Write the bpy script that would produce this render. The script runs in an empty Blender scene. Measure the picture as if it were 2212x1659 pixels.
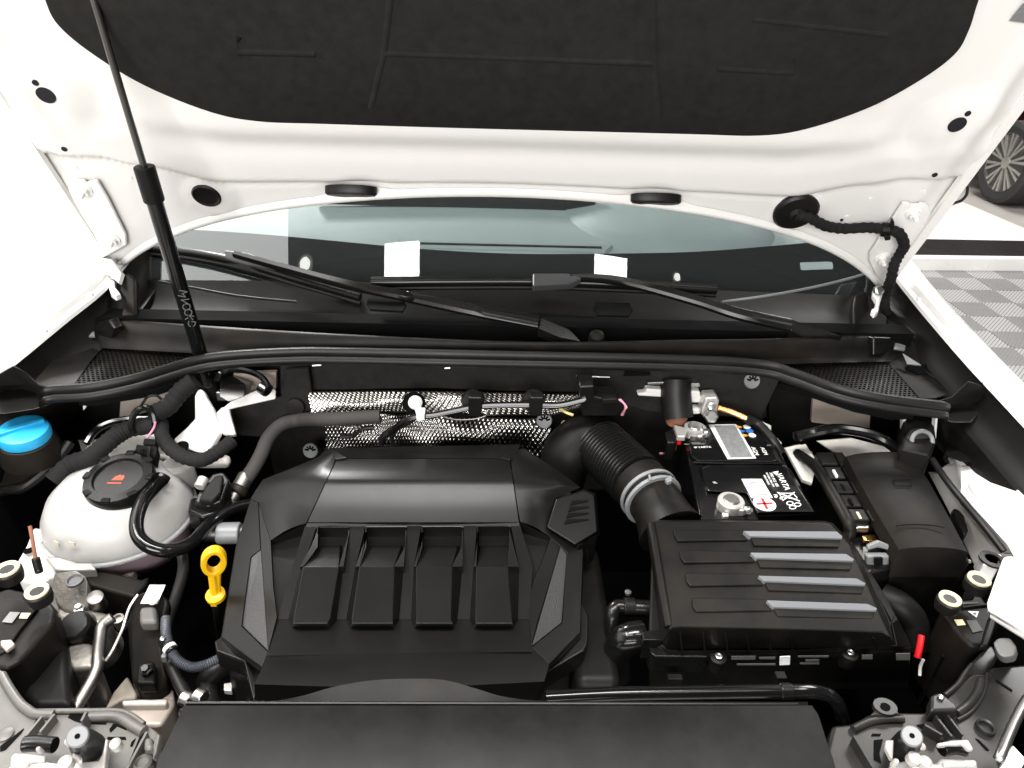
import bpy, bmesh, math, random
from mathutils import Vector, Matrix
random.seed(7)
rad = math.radians
sc = bpy.context.scene
COL = sc.collection

# ------------------------------------------------------------ camera, world, lamps, exposure
CAM_LOC = Vector((-.012, 0, 1.62))
CAM_ROT = Matrix.Rotation(rad(-2), 3, 'Z') @ Matrix.Rotation(rad(60), 3, 'X') @ Matrix.Rotation(rad(2), 3, 'Z')
cam = bpy.data.cameras.new('camera')
cam.sensor_width = 36; cam.lens = 36 * 1533.8 / 2212
cam.clip_start = .02; cam.clip_end = 200
cam_ob = bpy.data.objects.new('camera', cam); COL.objects.link(cam_ob)
cam_ob.matrix_world = Matrix.Translation(CAM_LOC) @ CAM_ROT.to_4x4()
sc.camera = cam_ob

world = bpy.data.worlds.new('World'); sc.world = world; world.use_nodes = True
bg = world.node_tree.nodes['Background']
bg.inputs[0].default_value = (1.0, .97, .94, 1); bg.inputs[1].default_value = .08

def lamp(name, loc, size, watt, col=(1, .98, .955), target=None):
    l = bpy.data.lights.new(name, 'AREA'); l.shape = 'RECTANGLE'
    l.size, l.size_y = size; l.energy = watt; l.color = col
    o = bpy.data.objects.new(name, l); COL.objects.link(o); o.location = loc
    if target is not None:
        o.rotation_euler = (Vector(target) - Vector(loc)).to_track_quat('-Z', 'Y').to_euler()
    return o
lamp('ceiling_lamp_front', (-.9, -.5, 3.85), (1.2, .3), 14)
lamp('ceiling_lamp_front', (1.0, -.5, 3.85), (1.2, .3), 9)
lamp('ceiling_lamp_bay', (-.15, .38, 3.85), (2.2, .4), 105)
lamp('ceiling_lamp_side', (-1.75, .3, 3.8), (.3, 1.2), 44)
lamp('ceiling_lamp_side', (2.1, .9, 3.8), (.3, 1.4), 18)
lamp('ceiling_lamp_aisle', (3.0, 3.2, 3.8), (1.2, 1.2), 115)
lamp('ceiling_lamp_aisle', (4.2, 6.2, 3.8), (1.2, 1.2), 110)
lamp('reflection_fill_panel', (-2.35, 2.0, 3.95), (1.4, 2.8), 52)  # added panel, sized to put the white reflection into the windshield
lamp('wall_fill', (-2.0, 4.6, 3.7), (.3, 1.6), 300, target=(-3.0, 2.8, .8))  # added lamp that blows out the left wall, not a known fixture
lamp('front_fill', (-.6, -2.6, 2.2), (2.6, 1.3), 130, target=(0, 1.0, 1.3))  # added fill behind the camera to brighten the hood underside and bay

sc.view_settings.view_transform = 'Standard'; sc.view_settings.look = 'None'
sc.view_settings.exposure = .5; sc.view_settings.gamma = 1
sc.render.engine = 'CYCLES'
sc.cycles.max_bounces = 8; sc.cycles.diffuse_bounces = 3; sc.cycles.glossy_bounces = 4
sc.cycles.transparent_max_bounces = 8; sc.cycles.transmission_bounces = 4
sc.cycles.sample_clamp_indirect = 6; sc.cycles.caustics_reflective = False; sc.cycles.caustics_refractive = False
sc.cycles.use_denoising = True

# ------------------------------------------------------------ measuring: a point seen in the photograph + its real height -> a point of the car
FX, CX, CY = 1533.8, 1106, 829.5
def fr(x0, y0, x1, w=2212):
    k = (x1 - x0) / w * .54216
    return lambda x, y: (x0 * .54216 + k * x, y0 * .54216 + k * y)
FULL = lambda x, y: (x, y)
A1 = fr(840, 1740, 1640); A2 = fr(1640, 1740, 2440); A3 = fr(840, 2240, 1640); A4 = fr(1640, 2240, 2440)
B5 = fr(3200, 1640, 4080); B6 = fr(0, 1980, 880); B7 = fr(0, 2500, 746, 2210); B8 = fr(3280, 2460, 4080)
G1 = fr(0, 0, 1360); G2 = fr(1360, 0, 2720); G3 = fr(2720, 0, 4080)
G4 = fr(0, 1020, 1360); G5 = fr(1360, 1020, 2720); G6 = fr(2720, 1020, 4080)
G7 = fr(0, 2040, 1360); G8 = fr(1360, 2040, 2720); G9 = fr(2720, 2040, 4080)
BT = fr(2480, 1600, 3280); FO = fr(1200, 1450, 2500); W1 = fr(500, 740, 2000); W2 = fr(2000, 740, 3600)
H3 = fr(3440, 400, 4080, 1517); L4 = fr(0, 1300, 1100); T5 = fr(2300, 1400, 3300)
I6 = fr(2350, 2050, 3000, 1438); R7 = fr(3400, 1900, 4080, 1612)
def ray(x, y): return CAM_ROT @ Vector(((x - CX) / FX, (CY - y) / FX, -1))
def hz(f, x, y, z):
    d = ray(*f(x, y)); return CAM_LOC + d * ((z - CAM_LOC.z) / d.z)
def hy(f, x, y, Y):
    d = ray(*f(x, y)); return CAM_LOC + d * ((Y - CAM_LOC.y) / d.y)
def hx(f, x, y, X):
    d = ray(*f(x, y)); return CAM_LOC + d * ((X - CAM_LOC.x) / d.x)
def hp(f, x, y, o, n):
    d = ray(*f(x, y)); return CAM_LOC + d * ((Vector(o) - CAM_LOC).dot(n) / d.dot(n))
def Z(f, pts, z): return [hz(f, p[0], p[1], p[2] if len(p) > 2 else z) for p in pts]
def Y(f, pts, y): return [hy(f, p[0], p[1], p[2] if len(p) > 2 else y) for p in pts]

# ------------------------------------------------------------ mesh building
def cat(pts, n=6, closed=False):
    """Catmull-Rom through points (vectors or tuples with radius as 4th)"""
    pts = [tuple(p) for p in pts]; out = []; N = len(pts)
    rng = range(N if closed else N - 1)
    for i in rng:
        g = lambda j: pts[j % N] if closed else pts[max(0, min(N - 1, j))]
        p0, p1, p2, p3 = g(i - 1), g(i), g(i + 1), g(i + 2)
        for k in range(n):
            t = k / n
            out.append(tuple(.5 * (2 * b + (c - a) * t + (2 * a - 5 * b + 4 * c - d) * t * t + (3 * b - a - 3 * c + d) * t ** 3)
                             for a, b, c, d in zip(p0, p1, p2, p3)))
    if not closed: out.append(pts[-1])
    return out

class MB:
    def __init__(s): s.v = []; s.f = []
    def add(s, vs, fs):
        b = len(s.v); s.v += [Vector(v[:3]) for v in vs]; s.f += [tuple(i + b for i in f) for f in fs]; return s
    def prism(s, top, off):
        off = Vector(off); n = len(top); top = [Vector(p) for p in top]
        vs = top + [p + off for p in top]
        fs = [tuple(range(n)), tuple(range(2 * n - 1, n - 1, -1))] + [(i, n + i, n + (i + 1) % n, (i + 1) % n) for i in range(n)]
        return s.add(vs, fs)
    def slab(s, pts, t):                      # polygon thickened behind itself
        pts = [Vector(p) for p in pts]; nrm = Vector()
        for i in range(len(pts)): nrm += pts[i].cross(pts[(i + 1) % len(pts)])
        nrm.normalize()
        c = sum(pts, Vector()) / len(pts)
        if nrm.dot(CAM_LOC - c) < 0: nrm = -nrm
        return s.prism(pts, -nrm * t)
    def frus(s, top, bot):
        n = len(top)
        return s.add(list(top) + list(bot), [tuple(range(n)), tuple(range(2 * n - 1, n - 1, -1))] + [(i, n + i, n + (i + 1) % n, (i + 1) % n) for i in range(n)])
    def box(s, c, size, rot=None):
        c = Vector(c); h = Vector(size) / 2; m = rot or Matrix.Identity(3)
        vs = [c + m @ Vector((x * h.x, y * h.y, z * h.z)) for x in (-1, 1) for y in (-1, 1) for z in (-1, 1)]
        return s.add(vs, [(0, 1, 3, 2), (4, 6, 7, 5), (0, 4, 5, 1), (2, 3, 7, 6), (0, 2, 6, 4), (1, 5, 7, 3)])
    def grid(s, rows, closed=False):
        n = len(rows[0]); vs = [p for r in rows for p in r]; fs = []
        for i in range(len(rows) - 1):
            for j in range(n if closed else n - 1):
                k = (j + 1) % n; fs.append((i * n + j, i * n + k, (i + 1) * n + k, (i + 1) * n + j))
        return s.add(vs, fs)
    def tube(s, pts, r=.01, sides=12, smooth=6, cap=True):
        if smooth: pts = cat(pts, smooth)
        P = [Vector(p[:3]) for p in pts]; rs = [p[3] if len(p) > 3 else r for p in pts]
        t0 = (P[1] - P[0]).normalized(); up = Vector((0, 0, 1)) if abs(t0.z) < .9 else Vector((1, 0, 0))
        nrm = t0.cross(up).normalized(); rows = []
        for i, p in enumerate(P):
            t = (P[min(i + 1, len(P) - 1)] - P[max(i - 1, 0)])
            if t.length < 1e-9: t = t0
            t.normalize(); nrm = (nrm - t * nrm.dot(t)).normalized(); b = t.cross(nrm)
            rows.append([p + (nrm * math.cos(a) + b * math.sin(a)) * rs[i] for a in (2 * math.pi * k / sides for k in range(sides))])
        base = len(s.v); s.grid(rows, True)
        if cap:
            s.f.append(tuple(base + k for k in range(sides - 1, -1, -1)))
            m = base + (len(rows) - 1) * sides; s.f.append(tuple(m + k for k in range(sides)))
        return s
    def lathe(s, prof, o, axis=(0, 0, 1), seg=28, sx=1, xdir=None):
        o = Vector(o); a = Vector(axis).normalized()
        u = Vector(xdir) if xdir is not None else (Vector((1, 0, 0)) if abs(a.x) < .9 else Vector((0, 1, 0)))
        u = (u - a * u.dot(a)).normalized(); w = a.cross(u)
        rows = [[o + a * h + (u * math.cos(t) * sx + w * math.sin(t)) * r for t in (2 * math.pi * k / seg for k in range(seg))] for r, h in prof]
        base = len(s.v); s.grid(rows, True)
        if prof[0][0] > 1e-6: s.f.append(tuple(base + k for k in range(seg - 1, -1, -1)))
        if prof[-1][0] > 1e-6:
            m = base + (len(rows) - 1) * seg; s.f.append(tuple(m + k for k in range(seg)))
        return s

WL = {}
def tag(o, label=None, cat_=None, group=None, kind=None):
    if label: o['label'] = label
    if cat_: o['category'] = cat_
    if group: o['group'] = group
    if kind: o['kind'] = kind
    return o
def thing(name, label, cat_, loc, group=None):
    o = bpy.data.objects.new(name, None); COL.objects.link(o); o.location = loc; o.empty_display_size = .05
    WL[o] = Vector(loc); return tag(o, label, cat_, group)
def mesh_ob(name, mb, mat, loc, bev=0, ang=35, seg=2, weld=True, sub=0):
    me = bpy.data.meshes.new(name); bm = bmesh.new()
    vs = [bm.verts.new(v - loc) for v in mb.v]
    for f in mb.f:
        try: bm.faces.new([vs[i] for i in f])
        except ValueError: pass
    if weld: bmesh.ops.remove_doubles(bm, verts=bm.verts, dist=1e-5)
    bmesh.ops.recalc_face_normals(bm, faces=bm.faces)
    bm.to_mesh(me); bm.free()
    for p in me.polygons: p.use_smooth = True
    me.set_sharp_from_angle(angle=rad(ang))
    me.materials.append(mat)
    o = bpy.data.objects.new(name, me); COL.objects.link(o)
    if sub:
        m = o.modifiers.new('sub', 'SUBSURF'); m.levels = m.render_levels = sub
    if bev:
        m = o.modifiers.new('bevel', 'BEVEL'); m.width = bev; m.segments = seg; m.limit_method = 'ANGLE'; m.angle_limit = rad(28); m.harden_normals = True
    return o
def part(name, mb, mat, parent, label=None, kind=None, **kw):
    o = mesh_ob(name, mb, mat, WL[parent], **kw); o.parent = parent; WL[o] = WL[parent]
    return tag(o, label, kind=kind)
def solo(name, mb, mat, label, cat_, group=None, kind=None, **kw):
    xs = [v.x for v in mb.v]; ys = [v.y for v in mb.v]; zs = [v.z for v in mb.v]
    loc = Vector(((min(xs) + max(xs)) / 2, (min(ys) + max(ys)) / 2, min(zs)))
    o = mesh_ob(name, mb, mat, loc, **kw); o.location = loc; WL[o] = loc
    return tag(o, label, cat_, group, kind)
def text(name, body, size, loc, xdir, ydir, mat, parent, align='CENTER', thick=.0002, sx=1):
    cu = bpy.data.curves.new('t', 'FONT'); cu.body = body; cu.size = size; cu.align_x = align; cu.align_y = 'CENTER'; cu.extrude = thick
    ob = bpy.data.objects.new('t', cu); COL.objects.link(ob)
    dg = bpy.context.evaluated_depsgraph_get(); me = bpy.data.meshes.new_from_object(ob.evaluated_get(dg))
    bpy.data.objects.remove(ob); bpy.data.curves.remove(cu)
    x = Vector(xdir).normalized(); y = Vector(ydir); y = (y - x * y.dot(x)).normalized(); n = x.cross(y)
    m = Matrix((x * sx, y, n)).transposed().to_4x4(); m.translation = Vector(loc) - WL[parent]
    me.transform(m); me.materials.clear(); me.materials.append(mat)
    o = bpy.data.objects.new(name, me); COL.objects.link(o); o.parent = parent; WL[o] = WL[parent]
    return o

# ------------------------------------------------------------ materials
MAT = {}
def M(name, col, rough=.5, metal=0., coat=0., spec=.5, bump=0., bscale=600, var=.12, vscale=14, rvar=.1, dust=0., dcol=(.10, .088, .075), trans=0., sss=0., dscale=9):
    m = bpy.data.materials.new(name); m.use_nodes = True; nt = m.node_tree; N = nt.nodes; L = nt.links
    b = N['Principled BSDF']
    tc = N.new('ShaderNodeTexCoord')
    n1 = N.new('ShaderNodeTexNoise'); n1.inputs['Scale'].default_value = vscale; n1.inputs['Detail'].default_value = 6
    L.new(tc.outputs['Object'], n1.inputs['Vector'])
    mix = N.new('ShaderNodeMix'); mix.data_type = 'RGBA'
    mix.inputs[6].default_value = (*[c * (1 - var) for c in col], 1); mix.inputs[7].default_value = (*[min(1, c * (1 + var)) for c in col], 1)
    L.new(n1.outputs['Fac'], mix.inputs[0]); cout = mix.outputs[2]
    if dust:
        n3 = N.new('ShaderNodeTexNoise'); n3.inputs['Scale'].default_value = dscale; n3.inputs['Detail'].default_value = 9; n3.inputs['Roughness'].default_value = .7
        L.new(tc.outputs['Object'], n3.inputs['Vector'])
        r3 = N.new('ShaderNodeMapRange'); r3.inputs[1].default_value = .42; r3.inputs[2].default_value = .75; r3.inputs[4].default_value = dust
        L.new(n3.outputs['Fac'], r3.inputs[0])
        mx = N.new('ShaderNodeMix'); mx.data_type = 'RGBA'; mx.inputs[7].default_value = (*dcol, 1)
        L.new(r3.outputs[0], mx.inputs[0]); L.new(cout, mx.inputs[6]); cout = mx.outputs[2]
    L.new(cout, b.inputs['Base Color'])
    mr = N.new('ShaderNodeMapRange'); mr.inputs[3].default_value = max(.02, rough - rvar); mr.inputs[4].default_value = min(1, rough + rvar)
    L.new(n1.outputs['Fac'], mr.inputs[0]); L.new(mr.outputs[0], b.inputs['Roughness'])
    b.inputs['Metallic'].default_value = metal; b.inputs['Coat Weight'].default_value = coat; b.inputs['Coat Roughness'].default_value = .06
    b.inputs['Specular IOR Level'].default_value = spec
    if trans: b.inputs['Transmission Weight'].default_value = trans
    if sss:
        b.inputs['Subsurface Weight'].default_value = sss; b.inputs['Subsurface Radius'].default_value = (.045, .042, .040); b.inputs['Subsurface Scale'].default_value = 1.0
    if bump:
        n2 = N.new('ShaderNodeTexNoise'); n2.inputs['Scale'].default_value = bscale; n2.inputs['Detail'].default_value = 3
        L.new(tc.outputs['Object'], n2.inputs['Vector'])
        bp = N.new('ShaderNodeBump'); bp.inputs['Strength'].default_value = bump; bp.inputs['Distance'].default_value = .001
        L.new(n2.outputs['Fac'], bp.inputs['Height']); L.new(bp.outputs[0], b.inputs['Normal'])
    MAT[name] = m; return m
paint = M('white_paint', (.80, .79, .77), .28, coat=.5, var=.01, rvar=.03)
paint_in = M('white_underhood_paint', (.76, .75, .73), .33, coat=.2, var=.03, vscale=5, rvar=.05)
paint_dirty = M('dusty_white_paint', (.60, .585, .55), .45, var=.08, dust=.6, dcol=(.30, .25, .19), dscale=14)
felt = M('hood_liner_fabric', (.0165, .0158, .0148), .95, bump=.5, bscale=420, var=.45, vscale=70, spec=.1, dust=.5, dcol=(.026, .0245, .022), dscale=30)
plast = M('black_plastic', (.0035, .0034, .0032), .5, spec=.16, bump=.08, bscale=1200, dust=.3, dcol=(.022, .019, .016), var=.2)
plast_g = M('grained_cover_plastic', (.0035, .0034, .0032), .33, spec=.25, bump=.05, bscale=1500, var=.12, dust=.25, dcol=(.009, .008, .0068), rvar=.04)
plast_s = M('satin_black_plastic', (.005, .005, .005), .26, spec=.3, bump=.05, bscale=900, dust=.2, dcol=(.02, .017, .015), var=.2)
plast_d = M('dusty_black_plastic', (.0035, .0033, .003), .46, spec=.14, bump=.08, bscale=1200, dust=.7, dcol=(.022, .018, .0135), dscale=6)
gloss = M('gloss_black_plastic', (.004, .004, .0042), .14, var=.2, rvar=.06, spec=.4, dust=.2, dcol=(.015, .013, .012))
rubber = M('black_rubber', (.0065, .0062, .006), .42, spec=.25, bump=.08, bscale=1000, dust=.3, dcol=(.025, .022, .019))
tape = M('cloth_tape', (.011, .0105, .0108), .85, spec=.2, bump=.8, bscale=1400, var=.3, vscale=60)
dark = M('deep_black', (.003, .003, .003), .8, spec=.05)
greyp = M('grey_plastic', (.16, .165, .17), .4, var=.08)
silver = M('painted_sheen_rib', (.135, .14, .149), .33, var=.06, rvar=.05)  # grey paints in the white hood mirrored by black lid ribs
alu = M('bare_aluminium', (.20, .193, .18), .42, metal=1, bump=.2, bscale=300, dust=.25, dcol=(.25, .22, .18), var=.1)
cast = M('cast_aluminium', (.30, .285, .26), .58, metal=.85, bump=.9, bscale=160, dust=.55, dcol=(.20, .17, .13), var=.2, dscale=22)
dsteel = M('dark_piston_rod', (.10, .095, .09), .3, metal=.9, var=.1)
steel = M('zinc_steel', (.55, .55, .53), .3, metal=1, bump=.1, bscale=200, var=.1)
plate = M('plated_bracket', (.62, .60, .57), .33, metal=.6, dust=.25, var=.1)
blue = M('blue_cap_plastic', (.02, .33, .62), .38, var=.06, bump=.05)
yellow = M('yellow_handle', (.68, .385, .004), .38, var=.03)
red = M('red_plastic', (.65, .01, .015), .35, var=.05)
cream = M('cream_felt', (.62, .53, .33), .8, bump=.4, bscale=500, var=.15)
brass = M('copper_brass', (.75, .40, .15), .25, metal=1, var=.2)
worn = M('worn_white_plastic', (.36, .35, .33), .45, dust=.4, dcol=(.2, .18, .15), dscale=40)
white = M('white_plastic', (.74, .73, .70), .42, var=.03)
tank = M('translucent_tank', (.40, .393, .38), .32, spec=.35, sss=.9, var=.03, vscale=9, rvar=.04)
tanklow = M('tank_with_pink_coolant', (.34, .25, .285), .32, spec=.35, sss=.9, var=.05)
ink_w = M('white_ink', (.72, .72, .70), .5, var=.02); ink_r = M('red_ink', (.55, .02, .02), .5, var=.02)
ink_o = M('orange_ink', (.42, .055, .025), .5, var=.05); ink_b = M('blue_ink', (.02, .14, .45), .5, var=.02)
ink_k = M('grey_ink', (.10, .10, .10), .6, var=.3, vscale=200); ink_am = M('amber_ink', (.75, .30, .02), .5, var=.02)
ink_d = M('faint_print', (.075, .073, .07), .6, var=.3, vscale=90)
paper = M('paper_label', (.72, .72, .71), .55, var=.02)
greylab = M('printed_grey_label', (.17, .175, .18), .5, var=.5, vscale=160)
wire_p = M('pink_wire', (.55, .22, .32), .4); wire_y = M('yellow_wire', (.6, .5, .2), .45)
rust = M('rusty_steel', (.22, .09, .05), .8, bump=.5, bscale=300, var=.3)
beige = M('dusty_beige_plate', (.36, .31, .27), .42, metal=.2, dust=.45, dcol=(.20, .16, .13), dscale=18, var=.15)

def foil_mat():
    m = bpy.data.materials.new('embossed_foil'); m.use_nodes = True; N = m.node_tree.nodes; L = m.node_tree.links; b = N['Principled BSDF']
    b.inputs['Base Color'].default_value = (.58, .57, .55, 1); b.inputs['Metallic'].default_value = 1; b.inputs['Roughness'].default_value = .26
    tc = N.new('ShaderNodeTexCoord'); sp = N.new('ShaderNodeSeparateXYZ'); L.new(tc.outputs['Object'], sp.inputs[0])
    def mth(op, a, bb):
        n = N.new('ShaderNodeMath'); n.operation = op
        for i, q in enumerate((a, bb)):
            if q is None: continue
            if isinstance(q, (int, float)): n.inputs[i].default_value = q
            else: L.new(q, n.inputs[i])
        return n.outputs[0]
    nz = N.new('ShaderNodeTexNoise'); nz.inputs['Scale'].default_value = 26; L.new(tc.outputs['Object'], nz.inputs['Vector'])
    tot = mth('MULTIPLY', nz.outputs['Fac'], .8)
    bp = N.new('ShaderNodeBump'); bp.inputs['Strength'].default_value = 1; bp.inputs['Distance'].default_value = .0008
    L.new(tot, bp.inputs['Height']); L.new(bp.outputs[0], b.inputs['Normal'])
    return m
foil = foil_mat()
def glass_mat():
    m = bpy.data.materials.new('windshield_glass'); m.use_nodes = True; N = m.node_tree.nodes; L = m.node_tree.links
    N.remove(N['Principled BSDF']); out = N['Material Output']
    t = N.new('ShaderNodeBsdfTransparent'); t.inputs[0].default_value = (.66, .74, .74, 1)
    g = N.new('ShaderNodeBsdfGlossy'); g.inputs['Roughness'].default_value = .006; g.inputs[0].default_value = (.95, 1, 1, 1)
    d = N.new('ShaderNodeBsdfDiffuse'); d.inputs[0].default_value = (.5, .55, .55, 1)
    f = N.new('ShaderNodeFresnel'); f.inputs[0].default_value = 1.6
    x = N.new('ShaderNodeMixShader'); L.new(f.outputs[0], x.inputs[0]); L.new(t.outputs[0], x.inputs[1]); L.new(g.outputs[0], x.inputs[2])
    y = N.new('ShaderNodeMixShader'); y.inputs[0].default_value = .012; L.new(x.outputs[0], y.inputs[1]); L.new(d.outputs[0], y.inputs[2])
    L.new(y.outputs[0], out.inputs['Surface']); return m
glass = glass_mat()
def emit_mat(name, col, s):
    m = bpy.data.materials.new(name); m.use_nodes = True; b = m.node_tree.nodes['Principled BSDF']
    b.inputs['Emission Color'].default_value = (*col, 1); b.inputs['Emission Strength'].default_value = s; return m
# ============================================================ THE SETTING
def struct(name, mb, mat, **kw): return solo(name, mb, mat, None, None, kind='structure', **kw)
conc = M('grey_concrete_floor', (.40, .38, .355), .4, var=.12, vscale=2, bump=.1, bscale=60, dust=.2, dcol=(.2, .18, .16), dscale=3)
wallm = M('white_wall', (.82, .81, .80), .6, var=.02, vscale=3)
ceilm = M('dark_ceiling_board', (.022, .024, .024), .6, var=.15)
tilem = bpy.data.materials.new('ribbed_floor_tile'); tilem.use_nodes = True
def _tile():
    N = tilem.node_tree.nodes; L = tilem.node_tree.links; b = N['Principled BSDF']; b.inputs['Roughness'].default_value = .42
    tc = N.new('ShaderNodeTexCoord'); sp = N.new('ShaderNodeSeparateXYZ'); L.new(tc.outputs['Object'], sp.inputs[0])
    def mth(op, a, bb=None):
        n = N.new('ShaderNodeMath'); n.operation = op
        for i, q in enumerate((a, bb)):
            if q is None: continue
            if isinstance(q, (int, float)): n.inputs[i].default_value = q
            else: L.new(q, n.inputs[i])
        return n.outputs[0]
    par = mth('GREATER_THAN', mth('MULTIPLY', sp.outputs[0], sp.outputs[1]), 0)
    a = mth('FRACT', mth('MULTIPLY', mth('ADD', sp.outputs[0], sp.outputs[1]), 44))
    c = mth('FRACT', mth('MULTIPLY', mth('SUBTRACT', sp.outputs[0], sp.outputs[1]), 44))
    s1 = mth('GREATER_THAN', a, .52); s2 = mth('GREATER_THAN', c, .16)
    fac = mth('ADD', mth('MULTIPLY', par, s1), mth('MULTIPLY', mth('SUBTRACT', 1, par), s2))
    mx = N.new('ShaderNodeMix'); mx.data_type = 'RGBA'; mx.inputs[6].default_value = (.025, .026, .028, 1); mx.inputs[7].default_value = (.30, .30, .295, 1)
    L.new(fac, mx.inputs[0]); L.new(mx.outputs[2], b.inputs['Base Color'])
    bp = N.new('ShaderNodeBump'); bp.inputs['Distance'].default_value = .002; L.new(fac, bp.inputs['Height']); L.new(bp.outputs[0], b.inputs['Normal'])
_tile()
fl = struct('floor', MB().add([(-14, -8, 0), (16, -8, 0), (16, 22, 0), (-14, 22, 0)], [(0, 1, 2, 3)]), conc)
# ribbed tiles beside the car, each a piece of the floor
TS = .40
tm = MB().box((0, 0, .006), (TS - .003, TS - .003, .012))
t0 = None
for i in range(7):
    for j in range(9):
        x = 1.30 + i * TS; y = 1.05 + j * TS
        if x > 2.75 + (y - 2.2) * .5: continue
        if t0 is None:
            t0 = mesh_ob('floor_tile', tm, tilem, Vector((0, 0, 0)), bev=.002); o = t0
        else:
            o = t0.copy(); COL.objects.link(o)
        o.parent = fl; o.location = Vector((x, y, .0)) - WL[fl]
# low white platform with a black strip, beyond the tiles
pf = thing('platform', 'low white show platform edged with a black strip on the floor', 'platform', hz(FULL, 2140, 500, 0))
top = Z(FULL, [(1955, 556), (2040, 426), (2075, 433), (2260, 512), (2260, 558)], .10)
part('deck', MB().prism(top, (0, 0, -.10)), paint, pf, bev=.01)
part('edge_strip', MB().prism(Z(FULL, [(1960, 549), (1984, 516), (2260, 521), (2260, 553)], .104), (0, 0, -.003)), rubber, pf)
solo('hook_cable', MB().tube(Z(FULL, [(2090, 404, .16), (2088, 420, .12), (2078, 432, .11), (2066, 437, .108), (2052, 442, .108)], .1), .012, 8), rubber,
     'short black cable end curling onto the white platform', 'cable')
struct('wall', MB().box((-3.1, 4, 2.1), (.1, 14, 4.2)), wallm)
cl = struct('ceiling', MB().box((.3, 3.3, 4.06), (6.8, 4.2, .08)), ceilm)
for i in range(22):
    part('batten', MB().box((1.05, 1.3 + i * .19, 4.0), (5.2, .035, .04)), ceilm, cl)
lm = emit_mat('lit_panel', (1, .99, .97), 22)
for x, y, sx, sy in ((-.727, 1.77, .27, .30), (.905, 1.80, .26, .16)):
    t = thing('ceiling_light', 'square white ceiling light mirrored ' + ('between the two wipers' if x < 0 else 'above the straight-lying wiper blade'), 'ceiling light', (x, y, 4.0), 'square ceiling lights above the car')
    part('diffuser', MB().box((x, y, 3.962), (sx, sy, .012)), lm, t)
    part('frame', MB().box((x, y, 3.985), (sx + .03, sy + .03, .03)), ceilm, t)

for x, y, r, lb in ((-1.515, 1.87, .042, 'small round ceiling spot mirrored above the crossing of wiper arm and blade'), (1.465, 1.83, .024, 'tiny round ceiling spot mirrored at the end of the straight wiper blade')):
    t = thing('ceiling_spot', lb, 'ceiling spot', (x, y, 4.0))
    part('lens', MB().lathe([(r, 0), (r, .01), (0, .01)], (x, y, 3.965), (0, 0, 1), 24), emit_mat('lit_spot', (1, .97, .9), 9), t)
    part('rim', MB().lathe([(r * 1.5, .012), (r * 1.5, .03), (0, .03)], (x, y, 3.965), (0, 0, 1), 24), M('spot_rim', (.5, .5, .48), .5), t)
t = thing('tube_light', 'short ceiling tube light mirrored at the far end of the windshield', 'tube light', (2.8, 2.2, 4.0))
part('tube', MB().tube([(2.64, 2.15, 3.96), (2.97, 2.25, 3.96)], .026, 12, 0), emit_mat('lit_tube', (.85, 1, .97), 3.2), t)
part('fitting', MB().box((2.805, 2.2, 3.99), (.36, .05, .03), Matrix.Rotation(.29, 3, 'Z')), ceilm, t)

# ------------------------------------------------------------ the car parked behind
redp = M('dark_red_car_paint', (.14, .02, .025), .22, coat=1, var=.05)
pc = thing('parked_car', 'dark red parked car with silver multi-spoke wheels behind the white platform', 'car', (5.3, 7.75, 0))
prof = [(5.5, .32), (5.45, .62), (5.62, .80), (6.9, 1.0), (7.6, 1.42), (8.3, 1.52), (9.4, 1.48), (10.1, 1.05), (10.2, .6), (10.1, .3),
        (9.72, .3), (9.66, .52), (9.48, .70), (9.25, .76), (9.02, .70), (8.84, .52), (8.78, .28), (6.92, .28), (6.86, .52), (6.68, .70), (6.42, .76), (6.15, .70), (5.97, .52), (5.91, .3)]
part('body', MB().prism([(4.42, y - .25, z) for y, z in prof], (1.78, 0, 0)), redp, pc, bev=.04, seg=3)
part('side_window', MB().prism([(4.417, 6.75, 1.02), (4.417, 7.43, 1.36), (4.417, 8.95, 1.40), (4.417, 9.5, 1.06)], (.004, 0, 0)), gloss, pc)
part('headlamp', MB().box((4.56, 5.27, .68), (.3, .06, .1)), greyp, pc, bev=.02)
rimd = M('rim_dark', (.05, .05, .05), .4); rims = M('rim_silver', (.6, .58, .54), .3, metal=.8)
tyre = M('tyre_rubber', (.025, .025, .025), .75)
for wy in (6.15, 9.0):
    c = Vector((4.38, wy, .345)); ax = (-1, 0, 0)
    w = part('wheel', MB().lathe([(.05, -.04), (.23, -.03), (.245, .0), (.25, .02), (.30, .035), (.335, .02), (.345, -.03), (.345, -.17), (.32, -.2), (.05, -.2)], c, ax, 40), tyre, pc)
    part('rim', MB().lathe([(.0, -.02), (.225, -.02), (.235, .012), (.247, .02), (.25, .0)], c, ax, 40), rimd, w)
    for k in range(10):
        a = 2 * math.pi * k / 10
        mb = MB()
        for da in (-.13, .10):
            e = c + Vector((-.015, math.sin(a + da) * .238, math.cos(a + da) * .238)); s = c + Vector((-.012, math.sin(a) * .05, math.cos(a) * .05))
            tn = Vector((0, math.cos(a), -math.sin(a))) * .013
            mb.prism([s - tn * .5, s + tn * .5, e + tn, e - tn], (.02, 0, 0))
        part('spoke', mb, rims, w)
    part('hub_cap', MB().lathe([(.055, -.02), (.05, .015), (.0, .02)], c, ax, 20), rims, w)

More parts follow.
